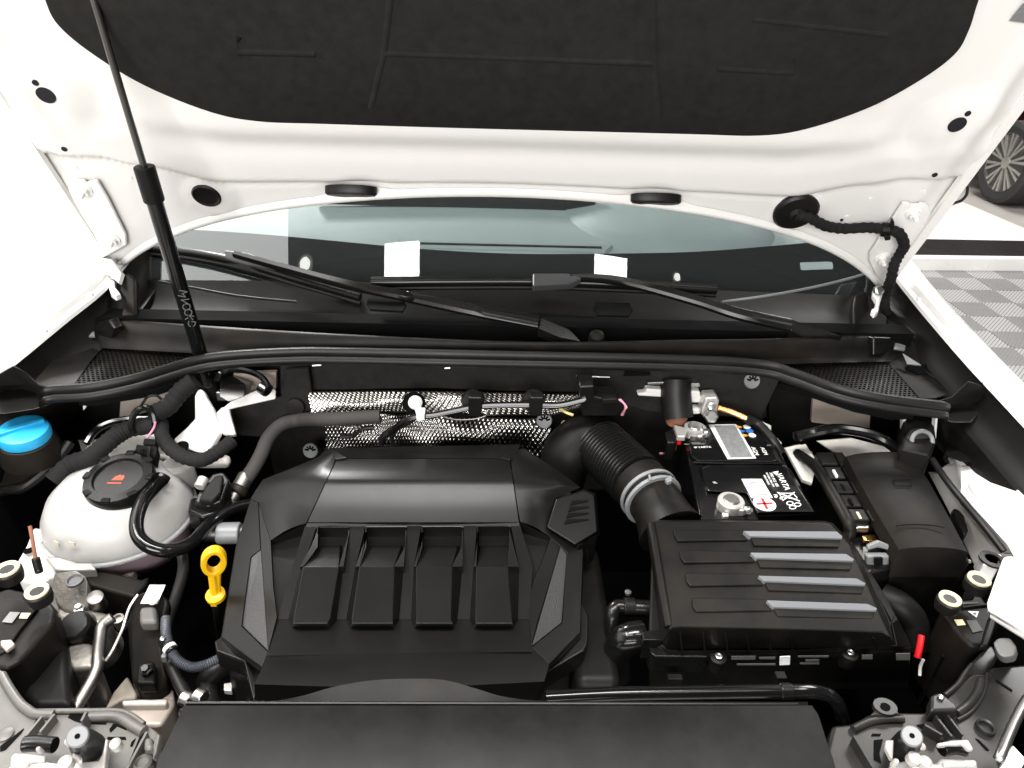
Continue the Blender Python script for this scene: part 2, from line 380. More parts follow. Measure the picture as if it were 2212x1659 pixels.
# ============================================================ CAR BODY AROUND THE BAY
cb = thing('car_body', 'white car body shell around the open engine bay', 'car body', (0, .9, .45))
part('bay_floor', MB().box((0, .75, .47), (1.56, 1.0, .04)), dark, cb)  # shade put into the colour: black floor, bulkhead and wings keep gaps dark
part('bulkhead', MB().box((0, 1.16, .78), (1.5, .04, .6)), dark, cb)
for s in (-1, 1):
    part('inner_wing', MB().box((s * .80, .80, .72), (.03, .95, .5)), dark, cb)
part('crossmember', MB().box((0, .46, .72), (1.5, .09, .22)), plast, cb, bev=.01)
part('bumper_top', MB().grid([[Vector((x, y - .10 * (abs(x) / .8) ** 2 * -1, z)) for x in (-.84 + 1.68 * i / 24 for i in range(25))] for y, z in ((.40, .80), (.33, .82), (.26, .80), (.20, .74), (.17, .64), (.18, .45))]), paint, cb, ang=60)
# fenders
def fender(pts, side, name, label):
    """pts: shut-line points from front to rear; the skin rolls outwards and down from there"""
    t = thing(name, label, 'fender', (pts[0].x, pts[0].y, .6), 'front fenders')
    P = [Vector(p[:3]) for p in cat(pts, 4)]
    def row(p, prof): return [p + Vector((side * a, 0, b)) for a, b in prof]
    skin = [(0, -.03), (0, -.004), (.004, .001), (.018, .002), (.034, -.003), (.046, -.014), (.053, -.032), (.057, -.07), (.06, -.2), (.06, -.45)]
    part('skin', MB().grid([row(p, skin) for p in P]), paint, t, ang=60)
    fl_ = [(-.001, -.012), (-.012, -.014), (-.014, -.020), (-.001, -.022)]
    part('flange', MB().grid([row(p, fl_) for p in P], True), paint_in, t)
    gut = [(-.012, -.022), (-.016, -.055), (-.035, -.075), (-.050, -.075), (-.052, -.10), (-.03, -.16)]
    part('gutter', MB().grid([row(p, gut) for p in P]), plast, t, ang=60)
    rng = random.Random(3)
    for k in range(3, len(P) - 2, 4):
        p = P[k] + Vector((side * -.007, 0, -.011))
        part('clip', MB().lathe([(.004, -.004), (.004, .002), (.002, .004), (0, .004)], p, (0, 0, 1), 8), white, t)
    return t
fender([hz(FULL, -330, 1010, 1.02), hz(FULL, -150, 880, 1.05), hz(FULL, 0, 768, 1.08), hz(FULL, 110, 680, 1.11), hz(FULL, 205, 605, 1.135), hz(FULL, 262, 540, 1.15), hz(FULL, 330, 470, 1.17)], -1, 'fender',
       'white front fender beside the blue filler cap')
fender([hz(FULL, 2470, 1130, 1.02), hz(FULL, 2340, 1000, 1.05), hz(FULL, 2206, 862, 1.08), hz(FULL, 2085, 735, 1.11), hz(FULL, 1975, 610, 1.135), hz(FULL, 1925, 545, 1.15), hz(FULL, 1870, 480, 1.17)], 1, 'fender',
       'white front fender beside the ribbed floor tiles')

# black corner seals at the ends of the bulkhead
def corner(f, pts, z, h, label):
    t = thing('corner_seal', label, 'seal', hz(f, pts[0][0], pts[0][1], z - h), 'black corner seals at the cowl ends')
    return t
t = corner(G4, [(150, 900)], 1.06, .1, 'black rubber corner seal beside the blue filler cap')
part('cap', MB().frus(Z(G4, [(-60, 790, 1.075), (90, 706, 1.09), (170, 752, 1.085), (255, 832, 1.065), (345, 850, 1.055), (350, 880, 1.05), (180, 830, 1.055), (100, 800, 1.06), (-60, 860, 1.06)], 1.07),
                      Z(G4, [(-90, 900, .99), (60, 880, .99), (150, 890, .99), (260, 930, .98), (345, 935, .99), (350, 950, .99), (200, 960, .98), (60, 970, .98), (-90, 970, .98)], .98)), rubber, t, bev=.006)
part('body', MB().prism(Z(G4, [(-80, 850), (80, 800), (190, 830), (330, 870), (352, 900), (345, 960), (215, 1000), (20, 1030), (-80, 1030)], 1.03), (0, .05, -.012)), rubber, t, bev=.012, seg=3)
part('tab', MB().prism(Z(G4, [(60, 1005), (215, 1000), (185, 1075), (15, 1085)], .992), (0, 0, -.012)), plast_d, t, bev=.002)
t = corner(G6, [(1800, 950)], 1.06, .1, 'black rubber corner seal beside the ribbed tile floor')
part('cap', MB().frus(Z(G6, [(1650, 935, 1.055), (1740, 910, 1.065), (1850, 808, 1.09), (1945, 835, 1.085), (1958, 870, 1.075), (1890, 905, 1.06), (1800, 950, 1.05), (1700, 970, 1.05)], 1.07),
                      Z(G6, [(1650, 1040, .98), (1740, 1050, .98), (1800, 1060, .98), (1900, 1080, .97), (1950, 1000, .99), (1895, 1090, .97), (1780, 1110, .97), (1680, 1080, .975)], .98)), rubber, t, bev=.006)
part('body', MB().prism(Z(G6, [(1655, 960), (1760, 920), (1860, 860), (1950, 890), (1930, 1040), (1890, 1090), (1750, 1090), (1690, 1060)], 1.03), (0, .05, -.012)), rubber, t, bev=.012, seg=3)
part('tab', MB().prism(Z(G6, [(1745, 1093), (1895, 1090), (1945, 1165), (1825, 1180)], .985), (0, 0, -.01)), greyp, t, bev=.002)
part('housing', MB().prism(Z(G6, [(1825, 1180), (2060, 1155), (2130, 1260), (2030, 1335), (1800, 1340)], .975), (0, .04, -.015)), plast, t, bev=.004)

# ============================================================ HOOD
TH = rad(62); HO = Vector((.012, 1.26, 1.15)); HN = Vector((0, -math.sin(TH), -math.cos(TH))); HS = Vector((0, -math.cos(TH), math.sin(TH)))
def H(x, s, off=0): return HO + Vector((x, 0, 0)) + HS * s + HN * off
def hood_at(f, x, y, off=0): return hp(f, x, y, HO + HN * off, HN)
hood = thing('hood', 'raised white hood with black insulation liner on its underside', 'hood', H(0, 0))
def s0(x): return .175 - .27 * x * x - .47 * x ** 6
def sm(a, b, t): t = max(0, min(1, (t - a) / (b - a))); return t * t * (3 - 2 * t)
def interp(tab, x):
    x = abs(x)
    for (a, p), (b, q) in zip(tab, tab[1:]):
        if x <= b: return p + (q - p) * sm(a, b, x)
    return tab[-1][1]
CR = [(0, .197), (.3, .19), (.46, .185), (.58, .214), (.645, .229), (.78, .225)]
GR = [(0, .272), (.25, .270), (.42, .270), (.5, .283), (.6, .305), (.78, .33)]
LINER = [(0, .316), (.27, .316), (.37, .317), (.435, .331), (.51, .370), (.56, .415), (.587, .455), (.587, .49), (.572, .55), (.55, .70), (.50, .82), (.38, .88), (0, .9)]
def hoff(x, s):
    h = 0
    d = s - interp(CR, x)
    h += .012 * sm(-.004, .012, d) + .003 * math.exp(-(d / .006) ** 2) * -1
    g = s - interp(GR, x)
    h -= .006 * math.exp(-(g / .022) ** 2)
    h += .006 * math.exp(-((s - .30 - .0 * abs(x)) / .03) ** 2)
    r = math.hypot((abs(x) - .661) * .85, s - .345)
    h += .008 * (1 - sm(.024, .07, r)) - .004 * math.exp(-(((abs(x) - .60) / .03) ** 2 + ((s - .335) / .03) ** 2))
    r = math.hypot(abs(x) - .25, (s - s0(x) - .01) * 1.6)
    h -= .008 * (1 - sm(.03, .075, r))
    r = math.hypot(abs(x) - .495, s - .15); h += .004 * (1 - sm(.036, .046, r))
    e = .735 - abs(x); h -= .010 * (1 - sm(.012, .045, e)) * sm(.1, .2, s)
    # side rail along the outer edge
    h += .006 * math.exp(-((abs(x) - .685) / .014) ** 2) * sm(.24, .34, s)
    return h
NX, NS = 150, 96
rows = []
for j in range(NS + 1):
    v = (j / NS) ** 1.25; row = []
    for i in range(NX + 1):
        x = -.735 + 1.47 * i / NX; s = s0(x) + (.96 - .10 * (x / .735) ** 2 - s0(x)) * v
        row.append(H(x, s, hoff(x, s)))
    rows.append(row)
mb = MB().grid(rows)
# rolled rear lip
lip = []
for i in range(NX + 1):
    x = -.735 + 1.47 * i / NX; s = s0(x)
    lip.append([H(x, s + .012, hoff(x, s + .012) + .0015), H(x, s + .006, .008), H(x, s - .001, .008), H(x, s - .005, .004), H(x, s - .005, -.004), H(x, s, -.012)])
part('inner_panel', mb, paint_in, hood, ang=75)
part('rear_lip', MB().grid(lip), paint_in, hood, ang=75)
rows = []
for j in range(25):
    v = j / 24
    rows.append([H(x, s0(x) - .006 + (.97 - .10 * (x / .748) ** 2 - s0(x)) * v, -.03 - .05 * math.sin(math.pi * v) * (1 - (x / .748) ** 4)) for x in (-.748 + 1.496 * i / 40 for i in range(41))])
part('outer_skin', MB().grid(rows), paint, hood, ang=75)
for s_ in (-1, 1):
    e = [H(s_ * .735, s0(.735) + (.86 - s0(.735)) * k / 20, 0) for k in range(21)]
    part('side_hem', MB().grid([[p + Vector((-s_ * .006, 0, 0)) + HN * -.004, p + HN * .004 + Vector((-s_ * .004, 0, 0)), p + HN * .004 + Vector((s_ * .013, 0, 0)), p + HN * -.03 + Vector((s_ * .015, 0, 0))] for p in e]), paint, hood, ang=60)
# insulation liner
half = cat([(x, s, 0) for x, s in LINER], 6)
out = [(x, s) for x, s, _ in half] + [(-x, s) for x, s, _ in half[::-1]][1:-1]
def ring(k, off, cy=.62):
    return [H(x * k, cy + (s - cy) * (k if s < cy else k), off + .0005 * math.sin(9 * x + 7 * s)) for x, s in out]
n = len(out)
mb = MB(); mb.grid([ring(1.0, .002), ring(1.0, .017), ring(.985, .0205), ring(.93, .0205), ring(.90, .0255), ring(.6, .026), ring(.3, .026), ring(.02, .026)], True)
lin = part('liner', mb, felt, hood, ang=50)
def ridge(pts): return MB().tube([H(x, s, .0215) for x, s in pts], .0062, 12, 0)
for pts in ([(-.172, .437), (.188, .434)], [(-.172, .437), (-.201, .352)], [(.188, .434), (.212, .350)], [(-.172, .437), (-.145, .56)], [(.188, .434), (.160, .56)],
            [(-.357, .454), (-.364, .432), (-.263, .433)], [(.274, .43), (.38, .427), (.372, .449)], [(-.50, .60), (-.2, .585)], [(.2, .585), (.5, .6)], [(.30, .50), (.48, .485)]):
    part('quilting_ridge', ridge(pts), felt, lin)
# holes, plugs and the rear bumpers
hole = M('open_hole', (.004, .004, .008), .9)
def dot(f, x, y, r, off, name='access_hole', m=hole, prof=None):
    c = hood_at(f, x, y, off); xs_ = (c - HO).dot(HS); cx_ = c.x - HO.x; c = H(cx_, xs_, hoff(cx_, xs_)); return part(name, MB().lathe(prof or [(r, -.004), (r, .0016), (0, .0016)], c, HN, 24), m, hood)
dot(G1, 310, 594, .0125, .0125); dot(G3, 1767, 785, .0125, .0125)
dot(G1, 243, 512, .0042, .012); dot(G3, 1835, 711, .0042, .012); dot(G1, 418, 963, .0042, .0125); dot(G3, 1633, 1132, .0042, .0125)
for f, x, y in ((G3, 1220, 1298), (G3, 1562, 1252), (G3, 1065, 1413), (G3, 1075, 1515), (G1, 838, 1158), (G1, 485, 1092)): dot(f, x, y, .004, .0025, 'sealant_spot', paint)
dot(G3, 1032, 1430, .0028, .0022)
dot(G1, 1338, 1268, .021, .004, 'rubber_plug', rubber, [(.0235, -.004), (.0235, .0015), (.021, .0035), (.019, .0022), (.016, .0012), (0, .0012)])
for f, x, y in ((W1, 1325, 36), (W2, 848, 78)):
    c = hood_at(f, x, y, .006)
    part('rubber_bumper', MB().lathe([(.0185, -.008), (.0185, .003), (.017, .006), (.012, .007), (0, .005)], c, HN * .75 + Vector((0, .15, -.65)), 28, sx=2.3), rubber, hood)
c = hood_at(G3, 735, 1375, .006)
part('cable_grommet', MB().lathe([(.037, -.006), (.038, .001), (.034, .005), (.014, .007), (.011, .014), (0, .014)], c, HN, 32), rubber, hood)
pl = [hood_at(G3, x, y, .0165) for x, y in ((2120, 135), (2215, 20), (2320, 20), (2300, 165), (2212, 148))]
part('sticker', MB().slab(pl, .001), greylab, hood, label='grey information sticker')

# hinges
def hinge(outl, bolts, f, arm, label):
    c = hood_at(f, *outl[0])
    P = [hood_at(f, x, y, .010) for x, y in outl]
    t = part('hinge', MB().slab(P, .006), paint, hood, label=label, bev=.003)
    for x, y in bolts:
        b = hood_at(f, x, y, .010)
        bo = part('bolt', MB().lathe([(.0135, 0), (.0135, .002), (.0085, .003), (.0085, .010), (.0045, .010), (.0045, .018), (.003, .020), (0, .020)], b, HN, 12), paint, t, ang=30)
    ap = Z(FULL, arm, 1.13)
    part('arm', MB().slab(ap, .01), paint, t, bev=.003)
    return t
hl = hinge([(455, 1185), (475, 1170), (545, 1172), (560, 1188), (600, 1172), (630, 1172), (700, 1290), (815, 1520), (822, 1590), (735, 1640), (640, 1690), (600, 1640), (628, 1565), (600, 1510), (445, 1245)],
           [(545, 1230), (730, 1548)], G1, [(199, 553, 1.16), (240, 560, 1.155), (262, 590, 1.14), (255, 612, 1.13), (240, 590, 1.13), (208, 575, 1.15)], 'white hood hinge bracket beside the gas strut')
hr = hinge([(375, 972), (430, 970), (450, 985), (525, 990), (540, 975), (590, 978), (622, 1000), (630, 1070), (420, 1390), (330, 1545), (240, 1600), (150, 1700), (100, 1610), (60, 1520), (62, 1450), (190, 1250)],
           [(475, 1060), (180, 1490)], H3, [(1880, 545, 1.16), (1915, 540, 1.16), (1908, 575, 1.15), (1890, 600, 1.14), (1872, 580, 1.15)], 'white hood hinge bracket crossed by the black wiring harness')
# pivot shackles
for f, pts, lab, root in ((G4, [(735, 85), (765, 95), (760, 130), (742, 150), (748, 200), (782, 240), (745, 255), (715, 235), (695, 170), (705, 110)], 'l', hl),
                          (G6, [(1235, 205), (1275, 195), (1300, 215), (1298, 245), (1280, 300), (1270, 355), (1245, 372), (1222, 345), (1245, 330), (1255, 280), (1232, 245)], 'r', hr)):
    part('pivot_link', MB().slab(Z(f, pts, 1.125), .012), paint, root, bev=.003)
    x, y = (745, 125) if lab == 'l' else (1262, 225)
    part('pivot_bolt', MB().lathe([(.009, 0), (.009, .008), (.006, .010), (0, .010)], hz(f, x, y, 1.13), (0, -.8, .5), 10), steel, root)
# upright hinge posts (dusty plastic wings behind the shackles)
for f, pts in ((G4, [(780, 110), (840, 110), (880, 150), (885, 400), (770, 405), (800, 280), (760, 230)]), (G6, [(1120, 250), (1185, 215), (1215, 250), (1215, 340), (1290, 360), (1340, 400), (1330, 500), (1110, 500), (1105, 330)])):
    part('hinge_post', MB().slab(Z(f, [(x, y, 1.135 - (y - 110) * .0002) for x, y in pts], 1.1), .02), plast_d, cb, bev=.006)

# gas strut, wiring to the hood
gs = thing('gas_strut', 'black gas strut propping up the hood', 'gas strut', hz(G4, 1385, 930, .955))
bot = hz(G4, 1385, 925, .965); tdir = (hood_at(FULL, 197, -20, .02) - bot).normalized()
def on_axis(f, x, y):
    dd = ray(*f(x, y)).normalized(); w0 = bot - CAM_LOC; b_ = tdir.dot(dd)
    return bot + tdir * ((b_ * dd.dot(w0) - tdir.dot(w0)) / (1 - b_ * b_))
topp = on_axis(G1, 905, 1080); sl = on_axis(G1, 985, 1300)
part('cylinder', MB().tube([bot + tdir * .03, sl], .0115, 18, 0), gloss, gs)
part('sleeve', MB().tube([sl - tdir * .002, topp], .0145, 18, 0), plast, gs, bev=.002)
part('rod', MB().tube([topp - tdir * .003, topp + tdir * .62], .0048, 12, 0), dsteel, gs)
part('ball_socket', MB().tube([bot - tdir * .012, bot + tdir * .034], .014, 14, 0), plast, gs, bev=.003)
part('socket_clip', MB().box(bot + Vector((.018, -.008, .012)), (.014, .01, .018)), steel, gs, bev=.002)
side = tdir.cross(CAM_LOC - bot).normalized(); fw = side.cross(tdir).normalized()
for f, x, y, b in ((G4, 1150, 250, 'M'), (G4, 1165, 295, 'V'), (G4, 1177, 335, 'O'), (G4, 1188, 372, 'O'), (G4, 1197, 405, 'K'), (G4, 1207, 447, 'D')):
    p = on_axis(f, x, y)
    text('printed_mark', b, .017, p + (CAM_LOC - p).normalized() * .0125 , -side * .5 - tdir * .0 + tdir * -1, side, ink_k, gs)
hw = thing('hood_wiring_harness', 'black taped wiring harness running from hood grommet to the hinge', 'wiring harness', hz(G6, 1330, 350, 1.08))
hpts = [hood_at(G3, 735, 1390, .016), hood_at(G3, 830, 1415, .022), hood_at(G3, 930, 1465, .02), hood_at(G3, 1050, 1482, .018), hood_at(G3, 1200, 1475, .02), hood_at(G3, 1310, 1487, .024), hood_at(G3, 1400, 1510, .028), hood_at(G3, 1435, 1590, .028), hood_at(G3, 1410, 1640, .026)]
hpts += [hz(G6, 1370, 60, 1.19), hz(G6, 1350, 150, 1.16), hz(G6, 1320, 230, 1.12), hz(G6, 1310, 330, 1.085), hz(G6, 1345, 420, 1.04)]
cp = cat(hpts, 10)
part('sheath', MB().tube([(*p, .0088 + .0008 * math.sin(i * 1.7) + random.uniform(-.0004, .0004)) for i, p in enumerate(cp)], sides=12, smooth=0), tape, hw)
c = hood_at(G3, 1315, 1490, .024)
part('clip', MB().tube([hood_at(G3, 1285, 1487, .022), hood_at(G3, 1345, 1490, .026)], .0125, 10, 0), plast, hw, bev=.002)
part('clip_foot', MB().slab([hood_at(G3, x, y, .03) for x, y in ((1305, 1525), (1350, 1520), (1345, 1555), (1312, 1560))], .008), plast, hw)
part('clip_foot', MB().slab([hood_at(G3, x, y, .03) for x, y in ((1350, 1465), (1362, 1430), (1372, 1440), (1372, 1480))], .008), plast, hw)
# ============================================================ WINDSHIELD, DASH, COWL, WIPERS
def GL(x, t, off=0):
    y = 1.30 + .12 * (x / .75) ** 2 + t * math.cos(rad(30)); z = 1.135 + t * .5
    return Vector((x, y + .5 * off * -1, z + .866 * off))
ws = thing('windshield', 'raked windshield glass mirroring the ceiling lights', 'windshield', GL(0, -.09))
xs = [-.80 + 1.6 * i / 40 for i in range(41)]
part('glass', MB().grid([[GL(x, -.125 + .88 * j / 12) for x in xs] for j in range(13)]), glass, ws, ang=80)
def glass_p(f, x, y, off=0):                     # where the line of sight meets the curved pane, or a surface just above it
    d = ray(*f(x, y)); lo, hi = .8, 2.2
    for _ in range(40):
        m = (lo + hi) / 2; p = CAM_LOC + d * m
        if p.z - off / .866 > 1.135 + (p.y - 1.30 - .12 * (p.x / .75) ** 2) / math.cos(rad(30)) * .5: lo = m
        else: hi = m
    return CAM_LOC + d * lo
def glass_t(f, x, y):
    p = glass_p(f, x, y); return p.x, (p.z - 1.135) / .5
def G(f, x, y, off=0): return glass_p(f, x, y, off)
fe = [glass_t(FULL, x, y) for x, y in ((250, 462), (345, 487), (480, 497), (600, 506), (750, 520), (900, 534), (1106, 545), (1300, 545), (1500, 541), (1650, 530), (1760, 520), (1850, 508), (1930, 495))]
fe = cat([(a, b, 0) for a, b in fe], 4)
frit = M('black_frit', (.003, .003, .003), .5, spec=.05)
part('frit_band', MB().grid([[GL(x, -.13, -.004) for x, t, _ in fe], [GL(x, (t - .13) / 2, -.004) for x, t, _ in fe], [GL(x, t, -.004) for x, t, _ in fe]]), frit, ws, ang=80)
dashm = M('dashboard_skin', (.27, .28, .275), .55, bump=.3, bscale=900, var=.06)
db = thing('dashboard', 'grey dashboard top with defroster vent seen through the windshield', 'dashboard', (0, 1.5, 1.05))
dz = lambda x, y: 1.118 + .02 * math.sin((y - 1.3) * 3) - .02 * (x / .7) ** 2
part('top_pad', MB().grid([[Vector((x, y + .12 * (x / .75) ** 2, dz(x, y))) for x in xs] for y in (1.30 + .05 * k for k in range(12))]), dashm, db, ang=80)
vy = 1.41
part('defroster_vent', MB().frus([(-.21, vy + .03, 1.133), (.24, vy + .03, 1.133), (.22, vy, 1.128), (-.19, vy, 1.128)], [(-.22, vy + .04, 1.11), (.25, vy + .04, 1.11), (.23, vy - .01, 1.11), (-.20, vy - .01, 1.11)]), dashm, db, bev=.002)
part('vent_slot', MB().box((.015, vy + .012, 1.1312), (.40, .006, .002), Matrix.Rotation(.16, 3, 'X')), plast, db)
part('gauge_hood', MB().lathe([(.26, -.03), (.24, .012), (.15, .03), (0, .036)], (.40, 1.66, 1.125), (0, 0, 1), 40), dashm, db, ang=60)
part('centre_screen', MB().box((-.10, 1.68, 1.165), (.66, .02, .06)), gloss, db, bev=.004)

# cowl: wiper well, front rail, side grilles
cw = thing('cowl_panel', 'black plastic cowl panel with perforated grilles under the wipers', 'cowl', (0, 1.1, 1.0))
rt = [(*FULL(x, y), z) for x, y, z in ((150, 676, 1.075), (233, 690, 1.075), (433, 706, 1.08), (737, 725, 1.085), (1137, 742, 1.085), (1475, 737, 1.085), (1675, 734, 1.08), (1888, 725, 1.075), (1960, 720, 1.07))]
rb = [(150, 735, 1.04), (233, 741, 1.045), (433, 752, 1.05), (737, 770, 1.05), (1137, 778, 1.05), (1475, 776, 1.05), (1675, 775, 1.05), (1888, 770, 1.045), (1960, 770, 1.04)]
T = [Vector(p) for p in cat([hz(FULL, *p) for p in rt], 5)]; B = [Vector(p) for p in cat([hz(FULL, *p) for p in rb], 5)]
rr = [[t + Vector((0, .012, -.010)) for t in T], [t + Vector((0, .006, .0)) for t in T], T, [t.lerp(b, .12) + Vector((0, -.002, .002)) for t, b in zip(T, B)], [t.lerp(b, .6) + Vector((0, -.002, .002)) for t, b in zip(T, B)], B, [b + Vector((0, -.012, -.004)) for b in B]]
part('front_rail', MB().grid(rr), plast_d, cw, ang=50)
# wiper well: from behind the rail up to the glass
rows = []
for k, t in enumerate(T):
    tb_ = -.052 - .05 * (t.x / .65) ** 2; g = GL(t.x, tb_ - .012, .003); g2 = GL(t.x, tb_, .004)
    a = t + Vector((0, .012, -.010)); x = t.x
    dip = .018 * math.exp(-((x - .05) / .35) ** 2)
    rows.append([a, a + Vector((0, .02, -.012 - dip)), a.lerp(g, .35) + Vector((0, 0, -.018 - dip)), a.lerp(g, .7) + Vector((0, 0, -.016 - dip * .5)), g + Vector((0, -.02, -.012)), g, g2, GL(t.x, tb_ + .001, -.002)])
part('wiper_well', MB().grid(rows), plast, cw, ang=50)
for f, pts, z in ((FULL, [(795, 643), (870, 645), (878, 658), (870, 672), (800, 668), (792, 655)], 1.115), (FULL, [(1285, 652), (1360, 654), (1367, 668), (1358, 682), (1290, 680), (1282, 666)], 1.115)):
    part('drain_slot', MB().slab(Z(f, pts, z), .004), dark, cw, bev=.001)
part('washer_nozzle', MB().lathe([(.014, -.01), (.0135, .002), (.011, .007), (.005, .009), (0, .0093)], hz(G5, 1655, 525, 1.085), (0, -.5, .85), 20), plast_d, cw)
part('edge_trim', MB().tube([hz(FULL, x, y, z) for x, y, z in ((1560, 652, 1.11), (1650, 640, 1.125), (1750, 622, 1.135), (1830, 603, 1.14), (1872, 590, 1.142))], .0025, 6), greyp, cw)
part('edge_trim', MB().tube([hz(FULL, x, y, z) for x, y, z in ((345, 608, 1.125), (420, 622, 1.13), (520, 640, 1.125), (640, 652, 1.12))], .0022, 6), plast, cw)
# perforated grilles
def inside(p, poly):
    c = False; n = len(poly)
    for i in range(n):
        a, b = poly[i], poly[(i + 1) % n]
        if (a.y > p.y) != (b.y > p.y) and p.x < (b.x - a.x) * (p.y - a.y) / (b.y - a.y) + a.x: c = not c
    return c
def grille(f, pts, z):
    poly = Z(f, pts, z); x0 = min(p.x for p in poly); x1 = max(p.x for p in poly); y0 = min(p.y for p in poly); y1 = max(p.y for p in poly)
    mb = MB(); pit = .0078; R = pit / math.sqrt(3); j = 0; y = y0
    while y < y1:
        x = x0 + (pit / 2 if j % 2 else 0)
        while x < x1:
            c = Vector((x, y, z))
            if inside(c, poly):
                o = [c + Vector((math.cos(rad(30 + 60 * k)) * R, math.sin(rad(30 + 60 * k)) * R, 0)) for k in range(6)]
                i = [c + Vector((math.cos(rad(30 + 60 * k)) * R * .66, math.sin(rad(30 + 60 * k)) * R * .66, 0)) for k in range(6)]
                lo = [q + Vector((0, 0, -.004)) for q in i]
                mb.grid([o, i, lo], True)
            x += pit
        y += pit * .866; j += 1
    g = part('grille', mb, plast_d, cw, kind='stuff', label='perforated air intake mesh', ang=30)
    part('grille_tray', MB().prism([p + Vector((0, 0, -.03)) for p in poly], (0, 0, -.01)), dark, cw)
grille(G4, [(690, 575), (900, 590), (1250, 590), (1520, 600), (1480, 660), (1250, 680), (980, 770), (560, 835), (470, 830), (590, 690)], 1.035)
grille(G6, [(350, 690), (700, 680), (1290, 665), (1340, 700), (1430, 800), (1540, 925), (1400, 930), (1150, 880), (900, 800), (720, 750), (560, 710)], 1.035)
# side gutters of the cowl
part('side_tray', MB().grid([Z(G4, [(430, 480, 1.06), (620, 380, 1.07), (700, 410, 1.07)], 1.06), Z(G4, [(390, 620, 1.045), (560, 540, 1.045), (690, 560, 1.04)], 1.05), Z(G4, [(240, 790, 1.04), (400, 690, 1.04), (580, 690, 1.036)], 1.04), Z(G4, [(200, 850, 1.04), (300, 840, 1.04), (480, 830, 1.036)], 1.04)]), plast_d, cw, ang=20)
part('side_tray', MB().grid([Z(G6, [(1240, 520, 1.07), (1390, 500, 1.07), (1500, 560, 1.06)], 1.06), Z(G6, [(1270, 655, 1.04), (1400, 610, 1.045), (1540, 710, 1.045)], 1.05), Z(G6, [(1340, 700, 1.036), (1500, 720, 1.04), (1650, 800, 1.04)], 1.04), Z(G6, [(1540, 925, 1.036), (1640, 920, 1.04), (1730, 890, 1.04)], 1.04)]), plast_d, cw, ang=20)
for f, pts in ((G4, [(540, 420, 1.065), (605, 420, 1.065), (612, 520, 1.06), (545, 525, 1.055)]), (G6, [(1390, 520, 1.065), (1450, 530, 1.06), (1440, 610, 1.055), (1370, 600, 1.06)]), (G6, [(1425, 630, 1.058), (1545, 705, 1.055), (1455, 700, 1.05)])):
    part('bracket', MB().slab(Z(f, pts, 1.06), .003), greyp, cw)
for f, pts in ((G4, [(612, 450, 1.075), (705, 410, 1.083), (740, 470, 1.08), (730, 540, 1.05), (620, 520, 1.05)]), (G6, [(1235, 525, 1.08), (1360, 530, 1.08), (1375, 575, 1.06), (1310, 640, 1.05), (1235, 648, 1.05)])):
    part('rail_end', MB().slab(Z(f, pts, 1.06), .02), plast_s, cw, bev=.003)
part('notch', MB().slab(Z(G6, [(1460, 705, 1.05), (1530, 710, 1.05), (1620, 690, 1.045), (1620, 770, 1.04), (1530, 765, 1.042)], 1.045), .01), dark, cw)

# hood seal along the bulkhead
SP = [(88, 848), (113, 838), (200, 832), (300, 812), (417, 777), (500, 764), (633, 757), (737, 757), (1071, 764), (1475, 773), (1641, 783), (1708, 800), (1808, 836), (1908, 857), (2022, 871), (2045, 876)]
def zs(x): return 1.075 - .025 * abs((x - 1066) / 980) ** 2
SC = [hz(FULL, x, y, zs(x)) for x, y in SP]
se = thing('hood_seal', 'long black rubber hood seal curving across the bulkhead', 'seal', SC[7])
sp = [Vector(p) for p in cat(SC, 8)]
prof = [(.004, -.004), (.003, .004), (-.002, .009), (-.009, .009), (-.014, .003), (-.014, -.005), (-.012, -.010), (-.017, -.013), (-.020, -.020), (-.018, -.027), (-.012, -.031), (0, -.030)]
part('lip', MB().grid([[p + Vector((0, a * .72, b * .72)) for a, b in prof] for p in sp]), rubber, se, ang=50)

# wipers
dkgrey = M('dark_grey_plastic', (.035, .035, .036), .4)
def wiper(label, blade, bladew, arm, head, f, conn, grp='wipers resting on the windshield'):
    t = thing('wiper', label, 'wiper', arm[-1], grp)
    bl = part('blade', MB().tube(blade, bladew, 8), plast_s, t, ang=50)
    part('rubber_edge', MB().tube([Vector(p) + Vector((0, -.004, -.010)) for p in blade], bladew * .45, 6), rubber, bl)
    A = [Vector(p[:3]) for p in cat(arm, 5)]; n = len(A); mb = MB(); rows = []
    for i, p in enumerate(A):
        w = .006 + .007 * (i / n); tg = (A[min(i + 1, n - 1)] - A[max(0, i - 1)]).normalized(); sd = tg.cross(Vector((0, -.5, .866))).normalized(); up = sd.cross(tg).normalized()
        rows.append([p - sd * w - up * .006, p - sd * w + up * .001, p - sd * w * .6 + up * .005, p + sd * w * .6 + up * .005, p + sd * w + up * .001, p + sd * w - up * .006])
    part('arm', mb.grid(rows, True), plast_s, t, ang=40)
    hd = part('arm_head', MB().frus(head, [p + Vector((0, .005, -.02)) for p in head]), plast_s, t, bev=.003)
    part('connector', MB().frus(conn, [p + Vector((0, .003, -.014)) for p in conn]), dkgrey, t, bev=.003)
    return t
